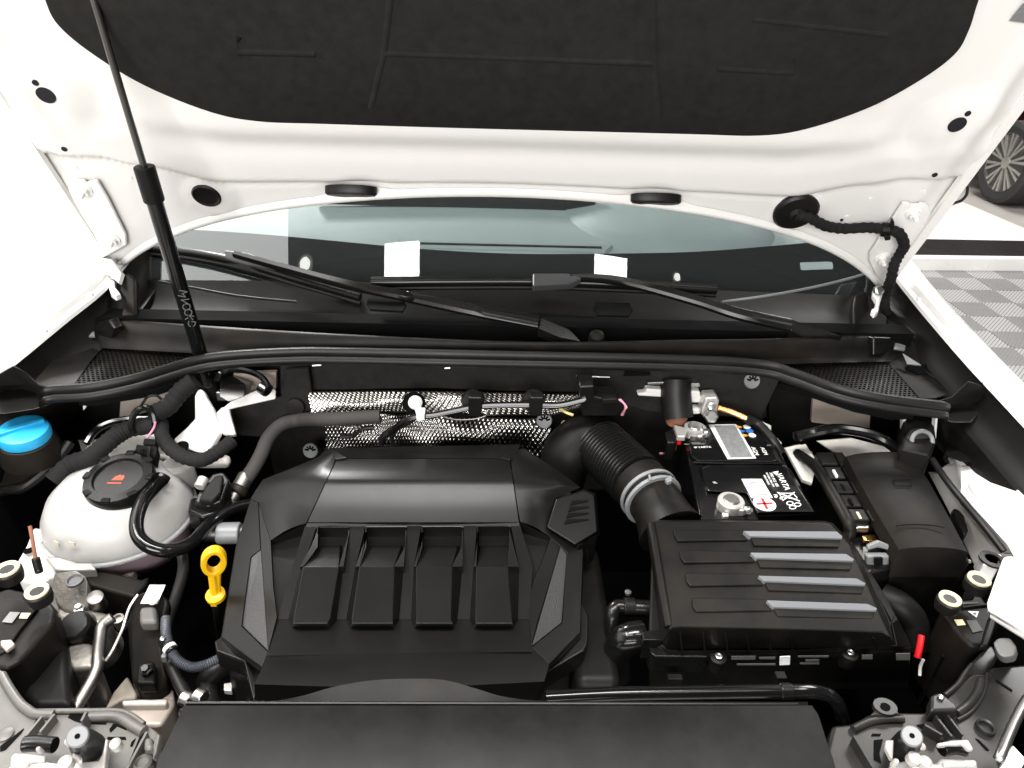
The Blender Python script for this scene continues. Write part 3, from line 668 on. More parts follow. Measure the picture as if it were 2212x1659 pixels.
wiper('windshield wiper with its arm pivoting beside the round washer nozzle', [G(W1, 110, 362, .012), G(W1, 400, 395, .016), G(W1, 700, 455, .020), G(W1, 1000, 545, .018), G(W1, 1380, 655, .012)], .0085,
      [G(W1, 640, 400, .034), G(W1, 900, 470, .038), hz(W1, 1300, 575, 1.135), hz(W1, 1650, 645, 1.125), hz(G5, 420, 255, 1.12), hz(G5, 850, 345, 1.11), hz(G5, 1280, 425, 1.10)],
      [hz(G5, 1280, 388, 1.105), hz(G5, 1480, 470, 1.095), hz(G5, 1560, 560, 1.08), hz(G5, 1420, 530, 1.08), hz(G5, 1270, 468, 1.09)], W1,
      [G(W1, 580, 375, .034), G(W1, 720, 392, .036), G(W1, 880, 455, .036), G(W1, 880, 492, .030), G(W1, 700, 460, .028), G(W1, 585, 425, .028)])
wiper('windshield wiper with its blade lying straight along the glass base', [hz(G5, 195, 170, 1.128), hz(G5, 700, 165, 1.13), hz(G5, 1300, 165, 1.132), hz(W2, 700, 545, 1.133), hz(W2, 1180, 570, 1.13)], .0105,
      [hz(G5, 1480, 140, 1.15), hz(W2, 500, 505, 1.15), hz(W2, 700, 530, 1.145), hz(W2, 1060, 625, 1.13), hz(W2, 1300, 700, 1.12), hz(W2, 1590, 765, 1.105)],
      [hz(W2, 1585, 725, 1.11), hz(W2, 1650, 755, 1.10), hz(W2, 1880, 825, 1.085), hz(W2, 1660, 830, 1.08), hz(W2, 1590, 795, 1.09)], W2,
      [hz(G5, 1240, 110, 1.155), hz(G5, 1470, 110, 1.155), hz(G5, 1560, 140, 1.155), hz(G5, 1480, 180, 1.145), hz(G5, 1240, 190, 1.145)])

# ============================================================ BULKHEAD: insulation, foil shields, loom
FY = 1.085
bi = thing('bulkhead_insulation', 'black felt insulation panel across the bulkhead under the seal', 'insulation', (0, FY, .9))
part('panel', MB().prism(Y(FULL, [(330, 840), (560, 780), (1106, 775), (1640, 790), (1760, 850), (1650, 905), (1600, 1060), (600, 1060), (560, 890)], FY + .03), (0, .03, 0)), felt, bi, bev=.004)
part('upper_band', MB().prism(Y(FULL, [(605, 790), (690, 785), (1106, 782), (1500, 790), (1660, 800), (1690, 810), (1645, 905), (1400, 890), (1265, 850), (1106, 846), (940, 840), (668, 845), (672, 900), (605, 880)], FY - .012), (0, .012, 0)), felt, bi, bev=.003)
part('side_flap', MB().prism(Y(G4, [(1490, 985), (1530, 970), (1820, 920), (1840, 740), (2000, 730), (2040, 1040), (1800, 1100), (1740, 1180), (1560, 1170), (1530, 1150), (1510, 1090)], FY - .03), (0, .012, 0)), felt, bi, bev=.004)
for f, x, y in ((G4, 1918, 970),): part('plug', MB().lathe([(.016, 0), (.015, .006), (0, .008)], hy(f, x, y, FY - .032), (0, -1, .1), 18), rubber, bi)
def fastener(f, x, y, Yp, nrm=(0, -1, .35), r=.0140):
    c = hy(f, x, y, Yp); a = Vector(nrm).normalized(); u = Vector((1, 0, 0)); w = a.cross(u)
    o = part('push_fastener', MB().lathe([(r, -.002), (r, .0005), (r * .9, .002), (0, .001)], c, a, 22), greyp, bi)
    for k in range(5):
        an = rad(20 + 35 * k); dd = u * math.cos(an) + w * -math.sin(an) * -1
        part('slot', MB().tube([c + a * .002 + dd * r * .25, c + a * .002 + dd * r * .75], .0016, 6, 0), dark, o)
    return o
fastener(G4, 2012, 1262, FY - .02); fastener(G5, 1315, 1068, FY - .03); fastener(G6, 450, 810, FY - .016)
for f, pts in ((FO, [(75, 12), (135, 8)]), (G5, [(1520, 775), (1560, 785)]), (G5, [(1625, 782), (1740, 785)]), (G5, [(670, 728), (705, 725)])):
    part('panel_clip', MB().tube([hy(f, x, y, FY - .014) for x, y in pts], .0016, 6, 0), steel, bi)
part('panel_slot', MB().prism(Y(G5, [(1840, 750), (2000, 755), (2005, 775), (1830, 780)], FY - .016), (0, .003, 0)), dark, bi)
# heat shields of embossed foil with crumpled surface
def crumple(rowsF, f, Yp, amp, nx=344, ny=32, seed=1, tilt=.07):
    """foil sheet: slow folds plus a real chequer of small dimples"""
    rng = random.Random(seed); ph = [rng.uniform(0, 6) for _ in range(6)]
    topl, botl = rowsF
    def lerpl(l, u):
        k = u * (len(l) - 1); i = min(int(k), len(l) - 2); a, b = l[i], l[i + 1]; t = k - i; return (a[0] + (b[0] - a[0]) * t, a[1] + (b[1] - a[1]) * t)
    rows = []
    for j in range(ny + 1):
        v = j / ny; r = []
        for i in range(nx + 1):
            u = i / nx; a = lerpl(topl, u); b = lerpl(botl, u)
            dy = amp * (math.sin(9 * u + ph[0] + 4 * v) * .5 + math.sin(23 * u + ph[1] - 6 * v) * .3 + math.sin(5 * v + ph[2] + 13 * u) * .4) - .012 * math.sin(math.pi * v)
            p = hy(f, a[0] + (b[0] - a[0]) * v, a[1] + (b[1] - a[1]) * v, Yp + .03 + dy - tilt * v)
            r.append(p + Vector((0, -.8, .6)) * (.0016 * (1 if (i // 3 + j // 3) % 2 else -1)))
        rows.append(r)
    return MB().grid(rows)
hs = thing('heat_shield', 'bright embossed foil heat shield strip under the bulkhead insulation', 'heat shield', hy(FO, 900, 330, FY))
part('foil', crumple([[(40, 185), (600, 180), (1250, 190), (1890, 205)], [(75, 345), (500, 330), (800, 330), (1250, 350), (1700, 350), (1890, 300)]], FO, FY - .055, .005, tilt=.031), foil, hs, ang=80)
part('hole', MB().lathe([(.019, 0), (.019, .003), (0, .003)], hy(FO, 765, 262, FY - .08), (0, -1, .2), 20), dark, hs)
hs2 = thing('heat_shield', 'dark crumpled foil heat shield behind the engine cover', 'heat shield', hy(FO, 900, 560, FY))
part('foil', crumple([[(160, 370), (560, 340), (800, 330), (1250, 360), (1690, 370)], [(170, 590), (600, 600), (1000, 600), (1700, 640)]], FO, FY - .045, .010, seed=5, tilt=.022), foil, hs2, ang=80)
part('torn_slot', MB().tube([hy(FO, x, y, FY - .065) for x, y in ((950, 355), (1060, 378), (1180, 372), (1250, 352))], .0012, 6), dsteel, hs2)
part('slot_gap', MB().prism(Y(FO, [(960, 352), (1060, 372), (1180, 366), (1245, 350), (1180, 335), (1050, 335)], FY - .062), (0, .002, 0)), dark, hs2)
# loom across the foil
lo = thing('wiring_loom', 'black twin cable clipped across the foil heat shield', 'cable', hy(FO, 1200, 300, FY - .105))
for dz_, dx in ((0, 0), (.008, 10)):
    part('cable', MB().tube([hy(FO, x + dx, y - dz_ * 1200, FY - .105) for x, y in ((600, 470), (680, 400), (790, 360), (900, 350), (1150, 300), (1300, 285), (1560, 282), (1740, 285), (1920, 245))], .0048, 8), gloss, lo)
part('cable', MB().tube([hy(FO, x, y, FY - .100) for x, y in ((545, 540), (560, 490), (640, 430), (750, 380))], .0055, 8), rubber, lo)
part('cable', MB().tube([hy(FO, x, y, FY - .100) for x, y in ((650, 570), (615, 510), (640, 450), (720, 400))], .004, 8), rubber, lo)
for x, y in ((1180, 270), (1590, 270)):
    part('clip', MB().box(hy(FO, x, y, FY - .107), (.022, .02, .036)), plast_s, lo, bev=.002)
    part('clip_mount', MB().lathe([(.02, 0), (.018, .006), (0, .006)], hy(FO, x - 15, y - 20, FY - .090), (0, -1, .2), 16), rubber, lo)
wc = thing('cable_clip', 'white plastic cable clip in front of the foil shield', 'clip', hy(FO, 810, 360, FY - .115))
part('pin', MB().lathe([(.0115, 0), (.0115, .005), (.007, .008), (0, .008)], hy(FO, 775, 258, FY - .095), (0, -1, .2), 18), white, wc)
part('strap', MB().tube([hy(FO, 775, 258, FY - .107), hy(FO, 795, 310, FY - .113), hy(FO, 805, 345, FY - .115)], .006, 8), white, wc)
part('clamp', MB().prism(Y(FO, [(778, 335), (838, 338), (836, 385), (782, 392)], FY - .120), (0, .02, 0)), white, wc, bev=.002)
# plug group at the end of the loom
pg = thing('plug_connector', 'black multi-plug at the end of the cable loom beside the foil', 'connector', hy(G5, 1700, 950, FY - .105))
part('housing', MB().prism(Y(G5, [(1540, 845), (1640, 840), (1640, 910), (1690, 920), (1790, 915), (1800, 1040), (1560, 1040)], FY - .105), (0, .04, 0)), plast_s, pg, bev=.003)
part('shroud', MB().prism(Y(G5, [(1690, 930), (1790, 925), (1795, 955), (1690, 960)], FY - .113), (0, .02, 0)), plast_d, pg, bev=.002)
for k in range(3): part('wire', MB().tube([hy(G5, 1800 + k * 4, 930, FY - .110), hy(G5, 1835 + k * 6, 960 + k * 8, FY - .120), hy(G5, 1838, 995, FY - .120), hy(G5, 1815 + k * 5, 1030, FY - .110)], .0016, 6), (wire_p, wire_y, wire_p)[k], pg)
part('wire', MB().tube([hy(G5, 1415, 990, FY - .095), hy(G5, 1460, 1015, FY - .105), hy(G5, 1500, 1030, FY - .105)], .0025, 6), wire_y, pg)
solo('loose_tag', MB().prism(Y(G5, [(1385, 1135), (1440, 1070), (1482, 1080), (1475, 1105), (1430, 1125)], FY - .05), (0, .003, 0)), cream, 'small cream paper tag behind the engine cover', 'tag')
# ============================================================ ENGINE COVER
def E(pts): return [hz(FULL, *p) for p in pts]
ec = thing('engine_cover', 'large black plastic engine cover with four raised pads', 'engine cover', hz(FULL, 880, 1250, .80))
sk = MB()
ys = [991, 1015, 1034, 1041, 1049, 1062, 1080, 1102, 1128]; zz = [.9688, .9745, .9771, .9758, .9732, .9686, .9624, .9557, .9491]
lx = [727 - (y - 991) * .467 for y in ys]; rx = [1102 + (y - 992) * .149 for y in ys]
crown = MB(); rows = []
for y, z, a, b in zip(ys, zz, lx, rx):
    rows.append([hz(FULL, a + 1.5 + (b - a - 3) * k / 16, y - 3 * math.sin(math.pi * k / 16) * 0, z + .003 * math.sin(math.pi * k / 16)) for k in range(17)])
rows.insert(0, [p + Vector((0, .004, -.02)) for p in rows[0]]); rows.append([p + Vector((0, 0, -.014)) for p in rows[-1]])
part('crown_panel', crown.grid(rows), plast_g, ec, ang=45)
lo_ = [(712, 975, .962), (670, 995, .958), (628, 1012, .953), (598, 1024, .948), (568, 1036, .943), (553, 1058, .937), (541, 1078, .930), (558, 1084, .932), (585, 1167, .937)]
li_ = [(a - 1, y, z - .001) for a, y, z in zip(lx, ys, zz)]; li_[-1] = (661, 1130, .948)
part('wing_panel', MB().grid([[hz(FULL, *p).lerp(hz(FULL, *q), k / 5) + Vector((0, 0, .004 * math.sin(math.pi * k / 5))) for k in range(6)] for p, q in zip(lo_, li_)]), plast_g, ec, ang=28)
ro_ = [(1132, 970, .962), (1165, 990, .961), (1200, 1012, .960), (1230, 1035, .957), (1254, 1053, .954), (1228, 1064, .953), (1199, 1077, .950), (1187, 1112, .941), (1189, 1161, .935)]
ri_ = [(b + 1, y, z - .001) for b, y, z in zip(rx, ys, zz)]; ri_[-1] = (1124, 1127, .948)
part('wing_panel', MB().grid([[hz(FULL, *p).lerp(hz(FULL, *q), k / 5) + Vector((0, 0, .004 * math.sin(math.pi * k / 5))) for k in range(6)] for p, q in zip(ro_, ri_)]), plast_g, ec, ang=28)
# side facets
def facet(name, pts, t=.012, m=plast_g, bev=.0012): return part(name, MB().prism(E(pts), (0, 0, -t)), m, ec, bev=bev)
facet('left_strip', [(558, 1084, .932), (563, 1185, .928), (573, 1330, .922), (579, 1408, .918), (599, 1332, .925), (591, 1269, .929), (585, 1167, .9365)])
facet('left_facet', [(541, 1078, .930), (558, 1084, .932), (563, 1185, .928), (542, 1202, .923), (522, 1352, .906), (579, 1408, .917), (566, 1442, .905), (478, 1377, .895), (510, 1179, .913)])
facet('right_strip', [(1189, 1161, .935), (1211, 1179, .926), (1160, 1350, .918), (1148, 1396, .9175), (1142, 1326, .923), (1143, 1277, .926), (1164, 1230, .930)])
facet('right_facet', [(1189, 1161, .935), (1179, 1140, .936), (1242, 1179, .922), (1260, 1179, .916), (1254, 1367, .896), (1186, 1436, .903), (1148, 1398, .917), (1215, 1344, .906), (1225, 1194, .921), (1211, 1179, .926)])
# textured inserts, set a little lower than the facets around them
insm = M('diamond_texture_plastic', (.034, .034, .0345), .5, bump=1.0, bscale=520, var=.1)
facet('textured_insert', [(563, 1186, .926), (543, 1203, .921), (524, 1351, .903), (579, 1405, .914)], .006, insm, 0)
facet('textured_insert', [(1211, 1181, .924), (1224, 1195, .918), (1213, 1344, .902), (1149, 1395, .914)], .006, insm, 0)
# recessed floor, its walls and the front skirt
def zf(y): return .931 + (.917 - .931) * (y - 1128) / 280 if y > 1340 else .931 - .0095 * (y - 1128) / 212 - .0015
FL = {1128: (661, 1124), 1167: (585, 1186), 1230: (588, 1165), 1280: (592, 1143), 1330: (598, 1142), 1370: (589, 1145), 1416: (577, 1150)}
rows = [[hz(FULL, a + (b - a) * k / 12, y - (8 * k / 12 if y == 1416 else 0), zf(y)) for k in range(13)] for y, (a, b) in FL.items()]
part('recess_floor', MB().grid(rows), plast_g, ec, ang=30)
lw = [(661, 1130, .948), (585, 1167, .9365), (591, 1269, .929), (599, 1332, .925)]
part('recess_wall', MB().grid([E(lw), [p + Vector((0, 0, -.022)) for p in E(lw)]]), plast_g, ec)
rw = [(1124, 1127, .948), (1189, 1161, .935), (1164, 1230, .930), (1143, 1277, .926), (1142, 1326, .923)]
part('recess_wall', MB().grid([E(rw), [p + Vector((0, 0, -.022)) for p in E(rw)]]), plast_g, ec)
ft = [(579, 1408, .9165), (700, 1411, .917), (860, 1411, .9175), (1000, 1407, .9175), (1148, 1398, .917)]
fm = [(566, 1442, .904), (700, 1446, .905), (860, 1447, .906), (1000, 1444, .905), (1186, 1436, .903)]
fb = [(549, 1530, .84), (700, 1535, .84), (860, 1537, .84), (1000, 1535, .84), (1150, 1525, .84)]
mid_ = [p.lerp(q, .35) + Vector((0, -.012, .012)) for p, q in zip(E(fm), E(fb))]
part('front_skirt', MB().grid([E(ft), E(fm), mid_, E(fb)]), plast_g, ec, ang=50)
# outer hem below the side facets
part('side_hem', MB().prism(E([(541, 1080, .925), (508, 1179, .908), (476, 1375, .89), (462, 1384, .885), (466, 1408, .88), (526, 1430, .88), (549, 1525, .84), (560, 1450, .88), (560, 1300, .89), (560, 1100, .915)]), (0, 0, -.03)), plast_g, ec, bev=.003)
part('side_hem', MB().prism(E([(1262, 1180, .91), (1258, 1300, .895), (1272, 1330, .89), (1270, 1384, .885), (1262, 1408, .88), (1184, 1452, .88), (1150, 1520, .84), (1150, 1440, .88), (1220, 1380, .885), (1240, 1200, .905)]), (0, 0, -.03)), plast_g, ec, bev=.003)
part('lower_shell', MB().prism(E([(712, 985, .93), (1130, 985, .93), (1240, 1070, .915), (1250, 1190, .90), (1240, 1370, .875), (1150, 1460, .86), (570, 1460, .86), (490, 1370, .87), (520, 1180, .89), (560, 1060, .91)]), (0, 0, -.05)), plast, ec)
# peaks at the rear corners
part('rear_peak', MB().prism(E([(700, 974, .962), (712, 970, .964), (724, 974, .966), (749, 988, .973), (727, 992, .973), (690, 985, .960)]), (0, 0, -.02)), plast_g, ec, bev=.001)
part('rear_peak', MB().prism(E([(1080, 988, .973), (1118, 972, .965), (1132, 967, .963), (1150, 980, .960), (1102, 993, .973)]), (0, 0, -.02)), plast_g, ec, bev=.001)
part('rear_lip', MB().prism(E([(700, 968, .93), (1125, 960, .93), (1110, 990, .945), (730, 990, .945)]), (0, 0, -.02)), plast, ec)
# bars between the pockets
part('top_bar', MB().prism(E([(663, 1129, .9485), (1122, 1127, .9485), (1124, 1137, .946), (659, 1139, .946)]), (0, 0, -.02)), plast_g, ec, bev=.001)
PADS = [((684, 756), (669, 746), (655, 732), (648, 742), (622, 727), (630, 709)),
        ((789, 880), (781, 878), (777, 851), (768, 872), (748, 862), (757, 851)),
        ((910, 1002), (905, 1000), (899, 976), (894, 999), (888, 988), (895, 981)),
        ((1030, 1104), (1027, 1112), (1029, 1096), (1023, 1121), (1015, 1119), (1024, 1110))]
gaps = [((659, 684), (632, 655))] + [((PADS[i][0][1], PADS[i + 1][0][0]), (PADS[i][3][1], PADS[i + 1][3][0])) for i in range(3)] + [((1104, 1124), (1121, 1150))]
bot_x = [(600, 622)] + [(PADS[i][4][1], PADS[i + 1][4][0]) for i in range(3)] + [(1119, 1143)]
for ((a, b), (c, d)), (e, g) in zip(gaps, bot_x):
    top = E([(a, 1136, .9465), (b, 1136, .9465), (d, 1224, .934), (g, 1338, zf(1338) + .0006), (e, 1338, zf(1338) + .0006), (c, 1224, .934)])
    part('pocket_bar', MB().prism(top, (0, 0, -.02)), plast_g, ec)
for W, Ut, Tt, To, Bo, Bi in PADS:
    b0 = 1342; b1 = 1350
    mb = MB()
    top = E([(Tt[0], 1224, .9455), (Tt[1], 1224, .9455), (Bo[1] - 14, b0 - 6, .934), (Bi[1] - 2, b1 - 3, .9335), (Bi[0] + 3, b1 - 3, .9335), (Bo[0] + 12, b0 - 6, .934)])
    botm = E([(To[0], 1224, .934), (To[1], 1224, .934), (Bo[1], b0 - 4, .922), (Bi[1], b1 + 6, .919), (Bi[0], b1 + 6, .919), (Bo[0], b0 - 4, .922)])
    mb.frus(top, botm); part('pad', mb, plast_g, ec, bev=.001)
    part('pad_ramp', MB().frus(E([(Tt[0] + 1, 1225, .945), (Tt[1] - 1, 1225, .945), (Ut[1] - 12, 1180, .932), (Ut[0] + 12, 1180, .932)]), E([(To[0], 1225, .924), (To[1], 1225, .924), (Ut[1] - 6, 1178, .926), (Ut[0] + 6, 1178, .926)])), plast_g, ec)
    for x0, x1, x2 in ((To[0], Tt[0], W[0] + 3), (To[1], Tt[1], W[1] - 4)):
        part('pad_fin', MB().prism(E([(x0, 1224, .944), (x1, 1224, .9457), (x2 - 1, 1182, .944), (x2, 1142, .947), (x2 + (2 if x2 > x1 else -2), 1150, .946)]), (0, 0, -.014)), plast_g, ec)
    part('pocket_rim', MB().tube(E([(W[0] + 2, 1150, .9468), (W[0] + 2, 1140, .9472), (W[0] + 7, 1137, .9474), (W[1] - 7, 1137, .9474), (W[1] - 2, 1140, .9472)]), .0009, 6, 3), plast_s, ec)
# air vent at the rear right
VQ = E([(1262, 1060, .958), (1290, 1148, .935), (1182, 1139, .943)]); VP = VQ[0]; VN = (VQ[1] - VQ[0]).cross(VQ[2] - VQ[0]).normalized(); VN = VN if VN.z > 0 else -VN
vh = part('vent_housing', MB().frus([hp(FULL, *q, VP, VN) for q in ((1201, 1078), (1262, 1060), (1283, 1070), (1290, 1148), (1243, 1177), (1182, 1139))], E([(1197, 1080, .935), (1262, 1056, .935), (1288, 1066, .93), (1296, 1156, .905), (1242, 1186, .905), (1176, 1143, .92)])), plast_g, ec, bev=.002)
for k in range(4):
    y = 1084 + k * 13.5; x = 1236 - k * 4.2
    part('vent_slot', MB().prism([hp(FULL, *q, VP + VN * .0012, VN) for q in ((x, y - 3), (1272, y - 4), (1271, y - 1), (x - 5, y + 8))], VN * -.001), dark, vh)
part('foot', MB().prism(E([(1246, 1178, .93), (1263, 1170, .928), (1291, 1152, .925), (1285, 1178, .91), (1271, 1193, .905), (1262, 1178, .915)]), (0, 0, -.03)), plast_g, ec, bev=.002)

# engine under the cover, a dark mass whose colour puts shade into the gaps
eb = thing('engine_block', 'dark engine block beneath the black cover', 'engine', (-.1, .75, .5))
part('block', MB().box((-.12, .76, .68), (.44, .34, .36)), plast, eb, bev=.02)
part('side_cover', MB().box((.13, .70, .70), (.06, .25, .32)), plast, eb, bev=.015)
part('pipe_stub', MB().tube(Z(FULL, [(440, 1150), (480, 1152), (530, 1150)], .86), .013, 14, 0), alu, eb, bev=.002)
part('grey_end', MB().tube(Z(FULL, [(470, 1152), (520, 1151)], .865), .0165, 14, 0), greyp, eb, bev=.003)

# dipstick
ds = thing('dipstick', 'yellow oil dipstick handle with round loop', 'dipstick', hz(A3, 40, 440, .87))
c = hz(FULL, 462, 1212, .965); up = (hz(FULL, 464, 1187, .985) - hz(FULL, 462, 1240, .94)).normalized(); fwd = Vector((.35, -.93, .1)).normalized(); sd = up.cross(fwd).normalized(); fwd = sd.cross(up)
loop = [c + (sd * math.cos(a) * .0118 + up * math.sin(a) * .0205) for a in (2 * math.pi * k / 24 for k in range(25))]
rows = []
for k in range(24):
    a = 2 * math.pi * k / 24; o_ = sd * math.cos(a) + up * math.sin(a)
    o2 = (sd * math.cos(a) * 1 + up * math.sin(a) * 1)
    pc_ = c + sd * math.cos(a) * .0118 + up * math.sin(a) * .0205
    rows.append([pc_ + o2 * .0035 + fwd * .006, pc_ - o2 * .0035 + fwd * .006, pc_ - o2 * .0035 - fwd * .006, pc_ + o2 * .0035 - fwd * .006])
rows.append(rows[0])
part('loop', MB().grid(rows, True), yellow, ds, bev=.0015)
st = Z(FULL, [(459, 1238, .942), (462, 1262, .922), (464, 1283, .905)], .9)
part('stem', MB().tube(st, .0058, 10, 3), yellow, ds)
part('stem', MB().tube(Z(FULL, [(472, 1236, .942), (471, 1262, .92), (472, 1282, .905)], .9), .0035, 8, 3), yellow, ds)
part('collar', MB().lathe([(.009, -.004), (.0125, -.003), (.0125, .003), (.008, .006), (0, .006)], hz(FULL, 466, 1286, .902), (0, -.25, 1), 16), yellow, ds)
part('tip', MB().box(hz(FULL, 462, 1298, .892), (.008, .008, .014)), yellow, ds, bev=.001)
part('tube', MB().tube([hz(FULL, 466, 1292, .895), hz(FULL, 470, 1330, .82), hz(FULL, 480, 1400, .74)], .006, 8), plast, ds)

# ============================================================ RADIATOR COVER (front)
rc = thing('radiator_cover', 'long black plastic cover over the radiator along the front', 'radiator cover', hz(FULL, 1060, 1640, .85))
top = [(392, 1530, .972), (402, 1524, .973), (1750, 1524, .973), (1762, 1530, .972), (1775, 1560, .970), (1812, 1690, .962), (1812, 1720, .96), (330, 1720, .96), (338, 1650, .963)]
tp = E(top)
ry = [1524, 1545, 1570, 1600, 1640, 1680, 1720]; rz = [.976, .9758, .9752, .9737, .971, .9677, .9639]
rl_ = [398, 388, 376, 362, 341, 334, 328]; rr_ = [1754, 1768, 1776, 1785, 1800, 1810, 1815]
rows = [[hz(FULL, a + (b - a) * k / 24, y, z) for k in range(25)] for y, z, a, b in zip(ry, rz, rl_, rr_)]
rows.insert(0, [p + Vector((0, .006, -.012)) for p in rows[0]])
for r_ in rows: r_.insert(0, r_[0] + Vector((-.004, 0, -.03))); r_.append(r_[-1] + Vector((.004, 0, -.03)))
part('lid', MB().grid(rows), M('scuffed_cover_plastic', (.0035, .0033, .0031), .44, spec=.16, bump=.08, bscale=1200, dust=.6, dcol=(.017, .0155, .0135), dscale=16, var=.3, vscale=5), rc, ang=40)
part('rear_bead', MB().tube([hz(FULL, x, 1520 + (x - 1080) * .002, .9735) for x in range(404, 1752, 60)], .0019, 8, 0), plast_g, rc)
rear = cat([(400, 1519, 0), (560, 1516, 0), (640, 1506, 0), (720, 1484, 0), (800, 1470, 0), (880, 1466, 0), (960, 1469, 0), (1030, 1488, 0), (1090, 1505, 0), (1180, 1514, 0), (1400, 1515, 0), (1745, 1516, 0)], 5)
edge = [hz(FULL, x, y, .971 + .006 * max(0, (1512 - y) / 46)) for x, y, _ in rear]; front = [Vector((p.x, hz(FULL, x, 1530, .968).y, .966)) for p, (x, y, _) in zip(edge, rear)]
part('rear_flap', MB().grid([[p + Vector((0, .001, -.012)) for p in edge], edge, front, [p + Vector((0, 0, -.02)) for p in front]]), plast_d, rc, ang=40)
for x, y in ((393, 1537), (1759, 1541)):
    b = part('screw', MB().lathe([(.0055, 0), (.0055, .002), (.004, .003), (.0025, .002), (0, .002)], hz(FULL, x + (6 if x < 900 else -6), y + 4, .972), (0, 0, 1), 14), plast_s, rc)
part('screw_tab', MB().prism(E([(384, 1528, .972), (400, 1524, .972), (408, 1548, .971), (388, 1552, .971)]), (0, 0, -.02)), plast_d, rc, bev=.003)

# coolant hose behind it
solo('radiator_hose', MB().tube([hz(FULL, 1180, 1508, .93), hz(FULL, 1330, 1500, .935), hz(FULL, 1480, 1497, .935), hz(FULL, 1680, 1494, .935), hz(FULL, 1770, 1496, .93), hz(FULL, 1806, 1515, .91), hz(FULL, 1822, 1560, .86)], .0080, 16), gloss,
     'glossy black hose lying behind the radiator cover', 'hose')
hc = thing('hose_bracket', 'black plastic bracket holding the front hose', 'bracket', hz(FULL, 1695, 1500, .92))
part('band', MB().tube([hz(FULL, 1683, 1493, .935), hz(FULL, 1711, 1493, .935)], .0092, 16, 0), plast_s, hc, bev=.002)
part('tab', MB().box(hz(FULL, 1684, 1466, .93), (.012, .01, .014)), plast_d, hc, bev=.001)

# ============================================================ AIR FILTER BOX
ab = thing('air_filter_box', 'black ribbed air filter box with pale hood reflections painted on four lid ribs', 'air filter box', hz(FULL, 1680, 1440, .78))
LT = [(1408, 1131, .972), (1424, 1126, .974), (1780, 1129, .974), (1795, 1133, .972), (1835, 1176, .965), (1901, 1330, .944), (1926, 1379, .934), (1905, 1366, .938), (1700, 1359, .939), (1470, 1354, .939), (1452, 1357, .938), (1446, 1362, .936)]
LB = [(1396, 1136, .945), (1420, 1122, .95), (1782, 1125, .95), (1800, 1130, .945), (1845, 1178, .935), (1918, 1340, .912), (1935, 1392, .900), (1905, 1398, .896), (1700, 1402, .893), (1470, 1404, .892), (1440, 1404, .892), (1428, 1390, .895)]
lid = part('lid', MB().frus(E(LT), E(LB)), plast_d, ab, bev=.004, seg=3)
# side skirt of the lid at its left edge
part('lid_edge', MB().tube(E([(1407, 1133, .970), (1417, 1190, .962), (1430, 1270, .949), (1445, 1355, .935)]), .006, 10, 4), plast_d, ab)
def lz(x, y): return .974 - (y - 1128) * .000152
for a, (x0, y0, x1, y1) in enumerate(((1452, 1143, 1606, 1158), (1466, 1188, 1622, 1205), (1478, 1237, 1640, 1255), (1492, 1291, 1658, 1311))):
    part('pressed_panel', MB().prism([hz(FULL, x, y, lz(x, y) + .0022) for x, y in ((x0 + 3, y0), (x1 - 6, y0 + 2), (x1 + 10, y1 + 8), (x0 + 12, y1 + 10), (x0 + 4, y1 - 2))], (0, 0, -.004)), plast_d, lid, bev=.0016)
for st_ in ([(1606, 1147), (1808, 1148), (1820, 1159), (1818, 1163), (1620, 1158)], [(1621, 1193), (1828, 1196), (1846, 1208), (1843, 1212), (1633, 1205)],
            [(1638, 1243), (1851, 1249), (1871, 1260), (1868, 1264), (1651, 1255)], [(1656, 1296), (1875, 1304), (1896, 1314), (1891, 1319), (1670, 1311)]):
    part('rib', MB().prism([hz(FULL, x, y, lz(x, y) + (.007 if k < 3 else .004)) for k, (x, y) in enumerate(st_)], (0, 0, -.008)), silver, lid, label='raised rib with the hood reflection painted pale grey', bev=.0008)
    part('rib_shoulder', MB().prism([hz(FULL, x, y, lz(x, y) + .002) for x, y in ((st_[4][0], st_[4][1]), (st_[3][0], st_[3][1]), (st_[3][0] - 6, st_[3][1] + 18), (st_[4][0] + 10, st_[4][1] + 20))], (0, 0, -.003)), plast_d, lid, bev=.001)
# lower case and flange
part('case', MB().frus(E([(1400, 1380, .897), (1428, 1400, .893), (1440, 1416, .888), (1480, 1418, .888), (1971, 1400, .888), (1958, 1370, .892), (1915, 1290, .90), (1850, 1180, .925), (1790, 1128, .94), (1410, 1128, .94)]),
                      E([(1400, 1480, .79), (1420, 1495, .79), (1440, 1500, .79), (1490, 1500, .79), (1962, 1488, .79), (1950, 1450, .79), (1920, 1400, .79), (1850, 1300, .79), (1790, 1230, .79), (1410, 1250, .79)])), plast, ab, bev=.004)
part('flange', MB().prism(E([(1418, 1392, .896), (1440, 1417, .890), (1700, 1412, .890), (1971, 1399, .890), (1940, 1335, .898), (1925, 1345, .9), (1935, 1392, .898), (1700, 1402, .896), (1450, 1405, .896)]), (0, 0, -.012)), plast_d, ab, bev=.002)
for x in (1472, 1521, 1570, 1617, 1663, 1710, 1755, 1801, 1846, 1892):
    y0 = 1362 if x < 1880 else 1376
    a = hz(FULL, x - 3, y0 + 4, .930); b = hz(FULL, x + 3, 1415 - (x - 1472) * .03, .892)
    part('rib', MB().prism([a + Vector((-.0012, 0, 0)), a + Vector((.0012, 0, 0)), b + Vector((.0012, 0, 0)), b + Vector((-.0012, 0, 0))], (0, .014, -.003)), plast_d, ab)
